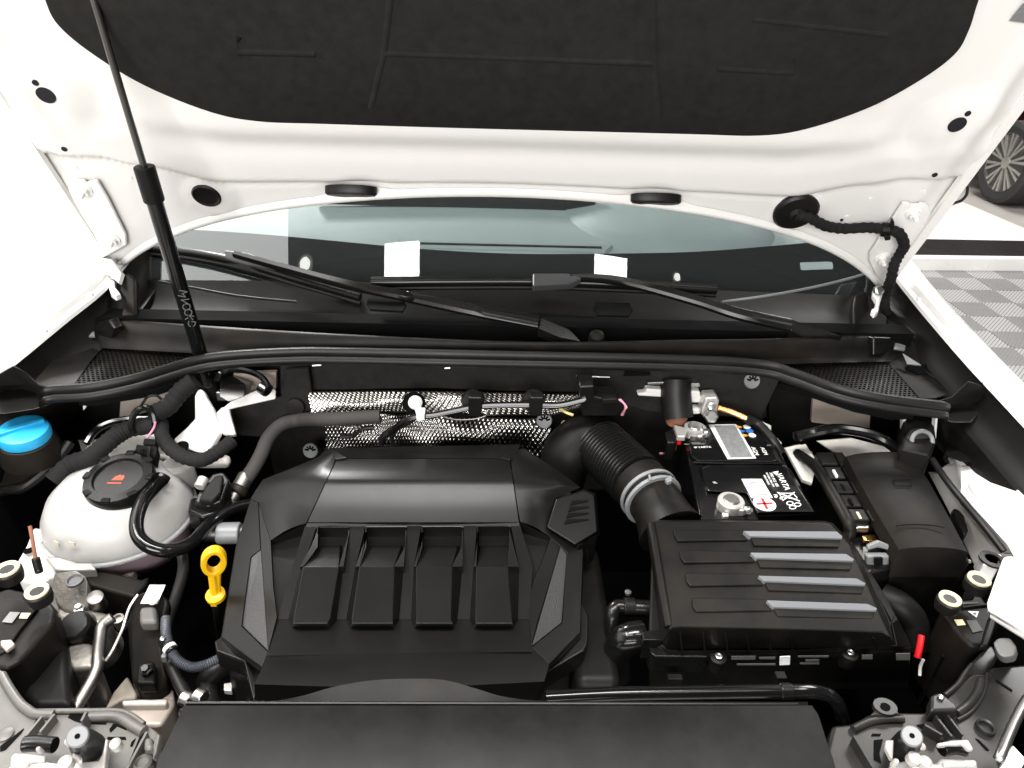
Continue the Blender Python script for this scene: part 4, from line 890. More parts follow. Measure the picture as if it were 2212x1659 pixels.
for x, y in ((1552, 1419), (1836, 1411), (1914, 1330)):
    b = part('screw_boss', MB().lathe([(.0105, -.02), (.0105, 0), (.009, .001), (0, .001)], hz(FULL, x, y, .890), (0, -.1, 1), 20), plast_d, ab)
    part('screw', MB().lathe([(.0048, 0), (.0048, .003), (.003, .0035), (.002, .002), (0, .002)], hz(FULL, x, y, .892), (0, -.1, 1), 12), steel, b)
# faint print and white code patch on the front of the case
def case_pt(x, y): return hy(FULL, x, y, hz(FULL, x, 1419, .888).y - .004)
part('code_patch', MB().slab([case_pt(x, y) for x, y in ((1685, 1419), (1707, 1418), (1706, 1436), (1684, 1437))], .001), paper, ab, label='small white printed code patch')
for x0, x1, y0, h in ((1580, 1632, 1418, 7), (1640, 1675, 1420, 4), (1592, 1675, 1434, 3), (1724, 1790, 1417, 3), (1740, 1770, 1425, 4), (1728, 1770, 1432, 3), (1862, 1885, 1415, 9), (1936, 1966, 1412, 14)):
    part('print', MB().slab([case_pt(x, y) for x, y in ((x0, y0), (x1, y0 - .5), (x1, y0 + h), (x0, y0 + h))], .0006), ink_d, ab)
# side clips of the case
part('clip', MB().slab(E([(1880, 1272, .915), (1905, 1275, .91), (1935, 1330, .90), (1928, 1342, .9), (1905, 1300, .905)]), .012), plast_d, ab, bev=.002)
part('side_duct', MB().tube(E([(1905, 1290, .88), (1945, 1310, .88), (1972, 1345, .86), (1978, 1400, .83)]), .020, 16), plast, ab)
# snorkel at the left front of the box
part('inlet_elbow', MB().tube([hz(I6, 460, 1075, .885), hz(I6, 370, 1085, .885), hz(I6, 290, 1130, .875), hz(I6, 245, 1230, .85), hz(I6, 240, 1400, .81)], .020, 16), gloss, ab)
part('inlet_collar', MB().prism(Z(I6, [(460, 1030), (620, 1010), (680, 1050), (800, 1090), (800, 1105), (470, 1105)], .905), (0, 0, -.035)), plast_s, ab, bev=.003)
part('inlet_step', MB().prism(Z(I6, [(520, 1160), (700, 1160), (820, 1190), (1040, 1235), (1040, 1255), (580, 1250), (540, 1220)], .890), (0, 0, -.03)), plast_s, ab, bev=.003)
part('tab', MB().box(hz(I6, 745, 1460, .87), (.018, .008, .014)), plast_d, ab, bev=.001)

# breather hose elbow between engine and box
bh = thing('breather_hose', 'glossy black breather elbow beside the air filter box', 'hose', hz(I6, 230, 900, .80))
part('elbow', MB().tube([hz(I6, 190, 1180, .84), hz(I6, 195, 950, .875), hz(I6, 205, 860, .885), hz(I6, 240, 815, .888), hz(I6, 300, 815, .888)], .0098, 14), plast_s, bh)
part('coupling', MB().tube([hz(I6, 290, 820, .888), hz(I6, 540, 830, .888)], .0112, 18, 0), plast_s, bh, bev=.003)
part('clamp', MB().tube([hz(I6, 300, 815, .888), hz(I6, 400, 815, .888)], .0128, 18, 0), plast, bh, bev=.002)
part('clamp_screw', MB().lathe([(.0045, 0), (.0045, .004), (0, .005)], hz(I6, 335, 700, .90), (0, 0, 1), 10), steel, bh)
cor = cat([hz(I6, 195, 1180, .84), hz(I6, 205, 1300, .82), hz(I6, 215, 1480, .79)], 30)
part('bellows', MB().tube([(*p[:3], .0062 + .001 * math.sin(i * 1.4)) for i, p in enumerate(cor)], sides=12, smooth=0), gloss, bh)

# ============================================================ INTAKE DUCT
idt = thing('intake_duct', 'black corrugated air intake duct with grey spring clamp', 'air duct', hz(FULL, 1330, 1000, .80))
ax = [hz(FULL, 1247, 955, .93), hz(FULL, 1262, 935, .935), hz(FULL, 1285, 935, .937), hz(FULL, 1310, 955, .938), hz(FULL, 1350, 1000, .940), hz(FULL, 1388, 1040, .942), hz(FULL, 1402, 1062, .943), hz(FULL, 1420, 1100, .942), hz(FULL, 1437, 1138, .938), hz(FULL, 1450, 1165, .93)]
part('elbow', MB().tube([(*hz(FULL, 1212, 1040, .86), .040), (*hz(FULL, 1225, 985, .905), .044), (*hz(FULL, 1255, 955, .925), .0455), (*hz(FULL, 1292, 958, .93), .045), (*hz(FULL, 1320, 985, .93), .044)], sides=24, smooth=6), plast, idt)
b0 = hz(FULL, 1296, 962, .932); b1 = hz(FULL, 1378, 1040, .934); n_ = 15 * 6
part('bellows', MB().tube([(*b0.lerp(b1, i / n_), .0435 + .0032 * math.cos(i / 6 * 2 * math.pi)) for i in range(n_ + 1)], sides=28, smooth=0), plast_s, idt, ang=70)
b2 = hz(FULL, 1402, 1068, .932)
part('collar', MB().tube([b1, b1.lerp(b2, 1.25)], .0445, 28, 0), plast_d, idt)
b3 = hz(FULL, 1425, 1100, .93); b4 = hz(FULL, 1450, 1150, .92)
dirc = (b3 - b2).normalized()
part('spigot', MB().tube([(*b2, .041), (*b3, .041), (*b3.lerp(b4, .5), .044), (*b4, .05)], sides=28, smooth=4), plast_d, idt)
cl_ = part('spring_clamp', MB().tube([b2 - dirc * .004, b2 + dirc * .002], .0475, 30, 0), greyp, idt, bev=.001)
part('band', MB().tube([b2 + dirc * .010, b2 + dirc * .016], .0470, 30, 0), greyp, cl_, bev=.001)
part('ear', MB().slab([hz(BT, x, y, .985) for x, y in ((285, 800), (308, 796), (325, 855), (300, 860))], .006), greyp, cl_, bev=.001)
part('ear', MB().slab([hz(BT, x, y, .985) for x, y in ((470, 850), (515, 812), (545, 818), (548, 870), (500, 890))], .006), greyp, cl_, bev=.001)
# ============================================================ BATTERY
bt = thing('battery', 'black car battery with white lettering and paper labels on its lid', 'battery', hz(BT, 1400, 800, .74))
BZ = .945
fl_c, fr_c, rr_c, rl_c = hz(BT, 850, 1290, BZ), hz(BT, 2135, 1230, BZ), hz(BT, 1545, 210, BZ), hz(BT, 650, 240, BZ)
part('case', MB().prism([fl_c, fr_c, rr_c, rl_c], (0, 0, -.19)), gloss, bt, bev=.004)
part('rear_lid', MB().frus(Z(BT, [(740, 470), (770, 330), (960, 235), (1500, 235), (1700, 650), (1640, 662), (830, 650), (770, 600)], BZ + .008), Z(BT, [(690, 480), (720, 320), (950, 215), (1530, 215), (1765, 680), (1660, 690), (800, 680), (720, 610)], BZ)), gloss, bt, bev=.002)
part('front_lid', MB().frus(Z(BT, [(880, 730), (950, 705), (1750, 710), (1830, 760), (2110, 1215), (1740, 1215), (1490, 1225), (1370, 1010), (950, 985), (900, 880)], BZ + .008), Z(BT, [(830, 740), (930, 690), (1790, 695), (1860, 750), (2140, 1230), (1750, 1235), (1480, 1250), (1345, 1012), (930, 1003), (870, 880)], BZ)), gloss, bt, bev=.002)
part('lid_seam', MB().tube(Z(BT, [(780, 668), (1180, 682), (1390, 682), (1765, 678)], BZ + .004), .0018, 6, 0), plast_s, bt)
TZ = BZ + .0086
dn = (hz(BT, 1830, 955, TZ) - hz(BT, 1690, 800, TZ)).normalized(); dn = (rr_c - fr_c) * -1; dn.normalize(); rt_ = (fr_c - fl_c).normalized()
BX = dn; BYv = rt_
def btext(name, body, size, x, y, m=ink_w, X=BX, Yv=BYv, sx=1): return text(name, body, size, hz(BT, x, y, TZ + .0003), X, Yv, m, bt, sx=sx)
btext('brand_lettering', 'VARTA', .0135, 1768, 880, sx=1.0)
btext('code_lettering', '7PO 915 105', .0066, 1668, 858); btext('code_lettering', '12V 68Ah 380A DIN', .0042, 1626, 858); btext('code_lettering', '680A EN/SAE', .0042, 1588, 862)
btext('grade_lettering', 'AGM', .0105, 1458, 545); btext('grade_lettering', 'AGM', .0095, 1560, 545)
btext('material_mark', 'Pb', .008, 1688, 1042)
text('brand_lettering', 'VARTA', .007, hz(BT, 905, 502, TZ), BYv, -BX, ink_w, bt)
text('brand_lettering', 'VLRO', .006, hz(BT, 1030, 895, TZ), BYv, -BX, ink_w, bt) if False else None
def bpatch(name, pts, m, h=.0003, **kw): return part(name, MB().prism(Z(BT, pts, TZ + h), (0, 0, -.0008)), m, bt, **kw)
bpatch('brand_triangle', [(1655, 775), (1720, 765), (1705, 812)], ink_w)
bpatch('brand_triangle', [(785, 497), (825, 497), (808, 512)], ink_w)
lab = bpatch('rating_label', [(948, 252), (1252, 250), (1472, 622), (1160, 632)], paper, label='printed grey and white rating label')
part('label_print', MB().prism(Z(BT, [(1010, 262), (1240, 258), (1435, 610), (1190, 618)], TZ + .0006), (0, 0, -.0004)), greylab, lab)
lab = bpatch('white_label', [(1312, 852), (1535, 852), (1655, 1058), (1422, 1060)], paper, label='plain white paper label')
for k, (a, b) in enumerate((((1400, 890), (1470, 888)), ((1385, 905), (1510, 903)), ((1440, 1022), (1600, 1020)))):
    part('label_print', MB().prism(Z(BT, [(a[0], a[1]), b, (b[0] + 8, b[1] + 9), (a[0] + 8, a[1] + 9)], TZ + .0006), (0, 0, -.0004)), ink_k, lab)
cc = hz(BT, 1565, 1126, TZ + .0002)
pm = part('plus_disc', MB().lathe([(.0165, -.0006), (.0165, .0003), (0, .0003)], cc, (0, 0, 1), 32), paper, bt)
for u, w in ((BX, BYv), (BYv, BX)):
    part('plus_bar', MB().prism([cc + u * a * .0125 + w * b * .0022 + Vector((0, 0, .0006)) for a, b in ((-1, -1), (1, -1), (1, 1), (-1, 1))], (0, 0, -.0004)), ink_r, pm)
# crossed-out bin and recycling loop
def bl(pts, r=.0007, nm='symbol_line', sm_=0): return part(nm, MB().tube([hz(BT, x, y, TZ + .0004) for x, y in pts], r, 5, sm_), ink_w, bt)
bl([(1705, 1000), (1955, 1098)], .0009); bl([(1765, 1090), (1895, 1000)], .0009)
bl([(1725, 1010), (1880, 1010), (1925, 1060), (1920, 1078), (1745, 1045), (1725, 1010)])
bl([(1735, 1060), (1765, 1062), (1760, 1075), (1738, 1072), (1735, 1060)])
for cx_, cy_ in ((1845, 1120), (1930, 1135), (1875, 1165)):
    bl([(cx_ + math.cos(a) * 36, cy_ + math.sin(a) * 20) for a in (2 * math.pi * k / 10 for k in range(11))])
# warning symbols
for x, y, m1, x2, m2 in ((1285, 278, ink_am, 1372, paper), (1322, 324, ink_b, 1402, ink_b), (1350, 370, ink_am, 1430, paper)):
    bpatch('warning_triangle', [(x - 30, y - 18), (x + 35, y), (x - 15, y + 20)], m1)
    part('warning_disc', MB().lathe([(.0062, -.0005), (.0062, .0003), (0, .0003)], hz(BT, x2, y, TZ), (0, 0, 1), 20), m2, bt)
    if m2 is paper: bl([(x2 - 18, y - 8), (x2 + 18, y + 8)])
for pts in ([(680, 468), (732, 470)], [(1590, 480), (1635, 482)], [(760, 455), (860, 456)], [(770, 466), (905, 467)]):
    part('lid_mark', MB().tube(Z(BT, pts, TZ), .0009, 5, 0), ink_k, bt)
for x, y in ((1020, 893),): text('size_mark', 'VL', .006, hz(BT, x, y, TZ), BYv, -BX, ink_w, bt)
part('terminal_well', MB().prism(Z(BT, [(900, 1015), (1335, 1020), (1470, 1255), (1500, 1300), (880, 1300)], BZ + .001), (0, 0, -.002)), plast_s, bt)
# terminal clamps
cp_ = thing('terminal_clamp', 'metal terminal clamp on the post beside the plus sign', 'terminal clamp', hz(BT, 1190, 1180, BZ), 'battery terminal clamps')
c = hz(BT, 1185, 1150, BZ + .004)
part('ring', MB().lathe([(.0195, -.004), (.0195, .010), (.018, .012), (.0125, .012), (.0125, .004)], c, (0, 0, 1), 26), plate, cp_)
part('post', MB().lathe([(.0125, 0), (.0125, .012), (.0105, .0145), (0, .0145)], c, (0, 0, 1), 24), steel, cp_)
part('lug', MB().prism(Z(BT, [(1255, 1150), (1370, 1150), (1385, 1190), (1330, 1200), (1260, 1190)], BZ + .012), (0, 0, -.012)), plate, cp_, bev=.002)
part('bolt', MB().lathe([(.0065, -.004), (.0065, .006), (.0035, .006), (.0035, .011), (0, .011)], hz(BT, 1355, 1200, BZ + .008), (.5, -.6, .6), 6), steel, cp_, ang=20)
part('spur', MB().prism(Z(BT, [(1095, 1215), (1180, 1225), (1175, 1265), (1110, 1262)], BZ + .006), (0, 0, -.01)), plate, cp_, bev=.002)
cn = thing('terminal_clamp', 'metal terminal clamp with sensor plate at the rear battery post', 'terminal clamp', hz(BT, 800, 330, BZ), 'battery terminal clamps')
c = hz(BT, 790, 345, BZ + .004)
part('ring', MB().lathe([(.0185, -.004), (.0185, .012), (.013, .013)], c, (0, 0, 1), 24), plate, cn)
part('post', MB().lathe([(.013, 0), (.013, .013), (.011, .016), (0, .016)], c, (0, 0, 1), 24), steel, cn)
part('plate', MB().prism(Z(BT, [(565, 250), (660, 275), (735, 290), (700, 350), (695, 385), (605, 380)], BZ + .016), (0, 0, -.01)), plate, cn, bev=.002)
part('base', MB().prism(Z(BT, [(720, 385), (910, 370), (920, 405), (735, 410)], BZ + .006), (0, 0, -.008)), plate, cn, bev=.002)
part('bolt', MB().lathe([(.0085, -.004), (.0085, .006), (.004, .006), (.004, .010), (0, .010)], hz(BT, 902, 345, BZ + .012), (.55, -.7, .4), 6), steel, cn, ang=20)
part('lug', MB().prism(Z(BT, [(820, 330), (910, 300), (920, 330), (880, 380), (830, 375)], BZ + .012), (0, 0, -.012)), plate, cn, bev=.002)
part('cap', MB().lathe([(.018, 0), (.018, .014), (.012, .020), (0, .021)], hz(BT, 590, 225, BZ + .006), (0, -.1, 1), 18), rust, cn)
sn = thing('sensor_plug', 'black sensor plug with red and orange wire beside the battery', 'connector', hz(BT, 540, 420, .90))
part('housing', MB().prism(Z(BT, [(465, 330), (570, 290), (610, 420), (580, 450), (490, 445)], .955), (0, 0, -.04)), plast_s, sn, bev=.003)
part('red_insert', MB().prism(Z(BT, [(600, 395), (660, 390), (650, 418), (610, 420)], .953), (0, 0, -.01)), red, sn)
part('plug_end', MB().box(hz(BT, 560, 490, .935), (.008, .012, .012)), ink_am, sn, bev=.001)
part('wire', MB().tube(Z(BT, [(560, 500, .935), (510, 545, .925), (460, 572, .92), (415, 572, .915)], .92), .0022, 8), wire_p, sn)

# bulkhead terminal block above the battery
tb = thing('bulkhead_terminal', 'white and black terminal block with cast clamp under the hood seal', 'terminal block', hy(T5, 900, 500, 1.06))
part('cover', MB().prism(Y(T5, [(530, 370), (600, 368), (610, 330), (800, 345), (798, 410), (535, 395)], 1.06), (0, .02, 0)), white, tb, bev=.003)
part('cover', MB().prism(Y(T5, [(980, 350), (1085, 355), (1090, 400), (1120, 410), (1118, 455), (1000, 455)], 1.055), (0, .02, 0)), white, tb, bev=.003)
part('cover', MB().prism(Y(T5, [(995, 510), (1085, 512), (1090, 555), (998, 560)], 1.05), (0, .02, 0)), white, tb, bev=.003)
part('boot', MB().tube([hy(T5, 870, 250, 1.07), hy(T5, 870, 400, 1.055), hy(T5, 890, 590, 1.035)], .0265, 18), rubber, tb)
for a, b in (((620, 275), (768, 295)), ((970, 285), (1085, 315))): part('terminal', MB().prism(Y(T5, [(a[0], a[1]), (b[0], a[1] - 5), (b[0], b[1]), (a[0], b[1] + 5)], 1.058), (0, .02, 0)), steel, tb, bev=.002)
part('cast_clamp', MB().prism(Y(T5, [(1130, 410), (1240, 405), (1255, 440), (1240, 520), (1245, 600), (1210, 620), (1140, 600), (1090, 560), (1095, 510)], 1.035), (0, .03, 0)), plate, tb, bev=.005)
part('clamp_bolt', MB().lathe([(.012, 0), (.012, .010), (.008, .014), (0, .014)], hy(T5, 1170, 575, 1.025), (0, -.8, .6), 6), steel, tb, ang=20)
part('clamp_nut', MB().lathe([(.007, 0), (.007, .008), (0, .010)], hy(T5, 1175, 485, 1.03), (0, -.8, .6), 6), steel, tb, ang=20)
part('copper_cable', MB().tube([hy(T5, 1240, 495, 1.035), hy(T5, 1350, 530, 1.03), hy(T5, 1490, 590, 1.02)], .0052, 10), brass, tb)
part('black_cable', MB().tube([hy(T5, 1480, 588, 1.022), hz(BT, 1500, 250, .96), hz(BT, 1640, 400, .95), hz(BT, 1750, 560, .93)], .0075, 10), rubber, tb)

# ============================================================ FUSE BOX
fb_ = thing('fuse_box', 'black fuse box with domed lid beside the inner wing', 'fuse box', hz(B5, 1100, 1000, .80))
La = [(430, 450, .955), (560, 700, .955), (730, 1000, .953), (960, 1385, .950)]; Rb = [(1080, 430, .955), (1260, 700, .953), (1430, 1000, .950), (1650, 1410, .945)]
rows = []
for p, q in zip(La, Rb):
    P_, Q_ = hz(B5, *p), hz(B5, *q); rows.append([P_ + Vector((-.004, 0, -.02))] + [P_.lerp(Q_, k / 8) + Vector((0, 0, .0075 * math.sin(math.pi * k / 8) ** .55 if 0 < k < 8 else 0)) for k in range(9)] + [Q_ + Vector((.004, 0, -.02))])
f0 = rows[-1]; rows.append([p + Vector((0, -.004, -.014)) if 0 < i < 10 else p for i, p in enumerate(f0)]); rows.append([Vector((p.x, p.y - .006, .905)) for p in f0])
rows.insert(0, [Vector((p.x, p.y + .004, .905)) for p in rows[0]])
lidf = part('lid', MB().grid(rows), M('fuse_lid_plastic', (.005, .0047, .0043), .5, spec=.09, bump=.08, bscale=1200, dust=.6, dcol=(.018, .0145, .0115), dscale=8), fb_, ang=40)
part('lid_emblem', MB().tube([hz(B5, x, y, .9632) for x, y in ((900, 685), (1075, 680), (1085, 745), (930, 745), (900, 685))], .0009, 5, 0), plast_s, lidf)
part('lid_crease', MB().tube([hz(B5, x, y, .9608) for x, y in ((930, 1145), (1100, 1130), (1300, 1140), (1420, 1160))], .0012, 5, 3), plast_d, lidf)
part('base', MB().prism(Z(B5, [(400, 440), (1110, 440), (1680, 1500), (930, 1520)], .925), (0, 0, -.13)), plast, fb_, bev=.004)
part('latch', MB().prism(Z(B5, [(1260, 1385, .94), (1405, 1385, .94), (1440, 1450, .925), (1310, 1460, .925)], .93), (0, -.004, -.012)), plast_s, fb_, bev=.001)
part('rim', MB().tube(Z(B5, [(925, 1515), (1180, 1512)], .915), .003, 6, 0), greyp, fb_); part('rim', MB().tube(Z(B5, [(1430, 1520), (1670, 1500)], .915), .003, 6, 0), greyp, fb_)
# relay row left of the lid
rl = thing('relay_strip', 'row of black relay holders beside the fuse box lid', 'relay holder', hz(B5, 500, 800, .86))
q0, q1, q2, q3 = (110, 400), (400, 400), (800, 1105), (500, 1100)
part('tray', MB().prism(Z(B5, [q0, q1, q2, q3], .925), (0, 0, -.09)), plast, rl, bev=.003)
for k in range(5):
    t0_, t1_ = k / 5 + .01, (k + 1) / 5 - .02
    L_ = lambda t: (q0[0] + (q3[0] - q0[0]) * t, q0[1] + (q3[1] - q0[1]) * t); R_ = lambda t: (q1[0] + (q2[0] - q1[0]) * t, q1[1] + (q2[1] - q1[1]) * t)
    mxp = lambda t, u: (L_(t)[0] + (R_(t)[0] - L_(t)[0]) * u, L_(t)[1] + (R_(t)[1] - L_(t)[1]) * u)
    for a, b in ((.03, .62), (.68, .95)):
        h = part('holder', MB().prism(Z(B5, [mxp(t0_, a), mxp(t0_, b), mxp(t1_, b), mxp(t1_, a)], .943 - .002 * (k % 2)), (0, 0, -.025)), plast_d if k == 4 else plast, rl, bev=.003)
        if a < .1 and k: part('contact', MB().prism(Z(B5, [mxp(t0_ + .05, .28), mxp(t0_ + .05, .36), mxp(t1_ - .03, .36), mxp(t1_ - .03, .28)], .9445), (0, 0, -.004)), (dark, white, dark, dark, cream)[k], h)
part('side_rail', MB().tube(Z(B5, [(-60, 420, .93), (130, 560, .945), (290, 820, .95), (440, 1090, .95), (470, 1200, .94), (440, 1270, .93)], .94), .0085, 12), plast_d, rl)
# positive post box in front of it
pp_ = thing('jump_terminal', 'grey capped jump terminal in front of the relay row', 'terminal', hz(B5, 750, 1450, .86))
part('housing', MB().prism(Z(B5, [(520, 1200), (830, 1220), (930, 1380), (905, 1560), (600, 1640), (470, 1290)], .915), (0, 0, -.07)), plast_s, pp_, bev=.004)
part('copper_plate', MB().prism(Z(B5, [(590, 1240), (800, 1215), (860, 1290), (730, 1300), (610, 1290)], .925), (0, 0, -.006)), brass, pp_, bev=.001)
part('steel_strap', MB().prism(Z(B5, [(530, 1120), (670, 1130), (665, 1165), (530, 1165)], .935), (0, 0, -.01)), steel, pp_, bev=.002)
part('cap', MB().slab(Z(B5, [(640, 1450, .93), (870, 1450, .93), (865, 1590, .905), (835, 1640, .895), (750, 1655, .893), (660, 1640, .895), (638, 1590, .905)], .9), .01), greyp, pp_, bev=.003)
part('cap_hinge', MB().slab(Z(B5, [(650, 1340, .94), (760, 1290, .945), (880, 1340, .94), (870, 1395, .933), (760, 1365, .936), (650, 1395, .933)], .94), .008), greyp, pp_, bev=.003)
part('cap_hole', MB().slab(Z(B5, [(720, 1470, .9335), (800, 1470, .9335), (798, 1545, .921), (720, 1545, .921)], .92), .003), dark, pp_)
for x in (625, 905): part('clip_arm', MB().tube(Z(B5, [(x, 1360, .93), (x - 5, 1520, .91)], .92), .0035, 6, 0), plate, pp_)

# ============================================================ RIGHT INNER WING
def body_slab(name, f, pts, z, t, m, bev=.003): return part(name, MB().slab(Z(f, pts, z), t), m, cb, bev=bev)
body_slab('wing_rail', B5, [(1580, 540, .955), (1910, 525, .97), (2300, 940, .99), (2500, 1700, .97), (2260, 1750, .93), (2040, 1330, .93), (1700, 960, .94), (1560, 800, .945), (1590, 660, .95)], .95, .02, paint)
body_slab('wing_wall', B5, [(1380, 560, .93), (1530, 450, .955), (1590, 530, .955), (1570, 780, .945), (1700, 950, .94), (2080, 1360, .925), (2110, 1430, .92), (1990, 1430, .90), (1600, 960, .91), (1370, 620, .92)], .92, .01, paint_in)
body_slab('wing_inner', B5, [(1240, 600, .89), (1370, 620, .91), (1600, 980, .905), (2000, 1430, .895), (1900, 1540, .86), (1700, 1540, .85), (1450, 1000, .87)], .9, .02, paint_dirty)
body_slab('wing_stop', FULL, [(2166, 1197, 1.0), (2192, 1196, 1.0), (2240, 1150, 1.02), (2330, 1250, 1.02), (2260, 1400, .99), (2212, 1362, .985), (2138, 1318, .98), (2129, 1302, .985)], 1.0, .02, paint, .008)
wb = thing('mount_bush', 'white mounting lug with a dark ring beside the inner wing', 'mount', hz(B5, 1880, 1480, .89))
part('lug', MB().prism(Z(B5, [(1770, 1400), (1860, 1385), (1900, 1400), (2000, 1430), (1960, 1560), (1810, 1530)], .925), (0, 0, -.03)), paint, wb, bev=.003)
part('ring', MB().lathe([(.017, -.002), (.017, .001), (.010, .0015), (.010, -.001), (0, -.001)], hz(B5, 1895, 1480, .926), (0, 0, 1), 24), rubber, wb)
solo('bonnet_cable', MB().tube(Z(B5, [(1290, 480, .96), (1430, 680, .955), (1600, 890, .945), (1800, 1130, .935), (2010, 1400, .92)], .94), .0052, 10), rubber, 'thin black release cable along the inner wing', 'cable')
solo('wing_plug', MB().prism(Z(B5, [(1500, 960), (1560, 970), (1620, 1040), (1660, 1180), (1620, 1240), (1580, 1170), (1500, 1010)], .91), (0, 0, -.04)), plast, 'black plug block between fuse box and inner wing', 'connector', bev=.004)
# strut tower right with its plates
body_slab('tower_top', G6, [(650, 1240, .93), (760, 1215, .93), (840, 1265, .93), (880, 1350, .92), (830, 1440, .90)], .92, .01, paint_dirty)
body_slab('tower_top', G6, [(870, 1200, .93), (1100, 1180, .94), (1330, 1240, .93), (1370, 1270, .92), (1030, 1310, .91)], .92, .01, paint_dirty)
body_slab('tower_edge', BT, [(1405, 185, .95), (1500, 215, .955), (1610, 270, .95), (1610, 330, .95), (1740, 470, .94), (1700, 440, .94), (1590, 330, .945)], .95, .006, paint_dirty, .001)
body_slab('tower_edge', BT, [(1790, 505, .935), (2020, 460, .935), (2160, 690, .93), (2120, 760, .925), (2090, 900, .92), (1980, 860, .915)], .93, .008, paint_dirty, .002)
part('rear_plate', MB().prism(Y(G6, [(845, 920), (960, 965), (1220, 1020), (1215, 1130), (835, 1080)], 1.085), (0, .01, 0)), beige, cb, bev=.002)
part('rear_plate', MB().prism(Y(G4, [(780, 890), (1010, 850), (1220, 790), (1130, 860), (1100, 920), (1000, 1000), (930, 1020), (770, 1060)], 1.07), (0, .01, 0)), beige, cb, bev=.002)
part('flange_strip', MB().prism(Y(G6, [(1430, 1020), (1450, 1020), (1440, 1180), (1425, 1180)], 1.0), (0, .01, 0)), paint_in, cb); part('flange_strip', MB().prism(Y(G6, [(1640, 1050), (1652, 1050), (1640, 1200), (1622, 1200)], .98), (0, .01, 0)), paint_in, cb)
part('flange_strip', MB().prism(Y(G4, [(535, 930), (562, 930), (556, 985), (540, 1000)], 1.02), (0, .01, 0)), paint_in, cb)
part('tower_wall', MB().prism(Y(G6, [(560, 830), (1640, 960), (1640, 1260), (560, 1230)], 1.10), (0, .02, 0)), plast, cb)
part('tower_wall', MB().prism(Y(G4, [(340, 880), (1300, 800), (1500, 1150), (340, 1200)], 1.085), (0, .02, 0)), plast, cb)
part('side_block', MB().prism(Z(G6, [(1440, 1010), (1620, 1000), (1650, 1200), (1600, 1290), (1420, 1250)], .985), (0, 0, -.1)), plast, cb, bev=.004)
solo('tower_seal', MB().tube([hz(G6, 730, 1172, .97), hz(G6, 850, 1145, .975), hz(G6, 1000, 1120, .975), hz(G6, 1200, 1150, .97), hz(G6, 1330, 1210, .96), hz(G6, 1395, 1262, .95)], .009, 10), gloss, 'black edge trim arching over the tower beside the fuse box', 'trim')
rg = thing('cable_ring', 'open grey plastic cable ring by the corner seal', 'ring', hz(G6, 1548, 1200, .96))
c = hz(G6, 1552, 1200, .985); axr = Vector((.1, -.8, .5)).normalized(); u = Vector((1, 0, .1)).normalized(); w = axr.cross(u)
part('ring', MB().tube([c + (u * math.cos(a) + w * math.sin(a)) * .0165 for a in (rad(-60 + k * 18) for k in range(17))], .0036, 8, 2), greyp, rg)
part('back', MB().lathe([(.021, -.012), (.021, -.006), (0, -.006)], c, axr, 22), dkgrey, rg)
part('side_nut', MB().lathe([(.009, 0), (.009, .01), (0, .012)], hz(G6, 1715, 1310, .95), (.2, -.8, .5), 6), steel, cb, ang=20)
# ============================================================ LEFT SIDE: strut tower, reservoirs
body_slab('tower_deck', L4, [(620, 1040, .925), (690, 950, .93), (860, 830, .94), (1000, 800, .94), (1280, 830, .93), (1500, 1000, .91), (1850, 1020, .90), (1840, 1120, .885), (1500, 1120, .885), (1300, 1060, .905), (1000, 1060, .91), (760, 1080, .91)], .92, .02, paint_dirty, .01)
sbk = thing('strut_bracket', 'white sheet metal bracket holding the foot of the gas strut', 'bracket', hz(L4, 1600, 980, .90))
part('upright', MB().slab(Z(L4, [(1600, 495, 1.0), (1630, 520, .998), (1650, 570, .99), (1700, 655, .98), (1720, 720, .97), (1760, 850, .95), (1700, 960, .935), (1640, 1022, .93), (1560, 1005, .93), (1440, 960, .93), (1380, 908, .935), (1500, 800, .95), (1555, 740, .96), (1558, 560, .985), (1570, 515, .995)], .96), .012), paint, sbk, bev=.004)
part('rear_web', MB().slab(Z(L4, [(1700, 700, .965), (1780, 660, .97), (1840, 640, .97), (1845, 690, .965), (1890, 870, .945), (1780, 860, .945), (1745, 780, .955)], .96), .012), paint, sbk, bev=.004)
part('rear_flange', MB().slab(Z(L4, [(1740, 690, .965), (1900, 560, .985), (2080, 505, .99), (2212, 500, .985), (2212, 580, .975), (1900, 650, .968)], .98), .01), paint, sbk, bev=.003)
part('hole', MB().lathe([(.010, 0), (.010, .002), (0, .002)], hz(L4, 1462, 963, .934), (.2, -.3, 1), 16), dark, sbk)
# dark motor/plug behind the strut foot
wm = thing('wiper_motor_plug', 'black plug and glossy cable behind the gas strut foot', 'connector', hz(L4, 1850, 500, .99))
part('housing', MB().prism(Z(L4, [(1760, 440), (1830, 380), (1900, 420), (1970, 470), (1960, 560), (1830, 610), (1750, 560)], 1.01), (0, .03, -.012)), plast_s, wm, bev=.004)
part('cable', MB().tube(Z(L4, [(1735, 440, 1.01), (1770, 375, 1.02), (1880, 345, 1.02), (2010, 365, 1.02), (2110, 420, 1.015), (2160, 500, 1.01)], 1.0), .0055, 8), gloss, wm)
part('cable_end', MB().tube(Z(L4, [(2090, 480, 1.005), (2150, 520, 1.0)], 1.0), .012, 10, 0), gloss, wm, bev=.002)
part('panel', MB().prism(Y(L4, [(1870, 380), (2212, 370), (2212, 500), (1900, 560)], 1.075), (0, .01, 0)), beige, wm)

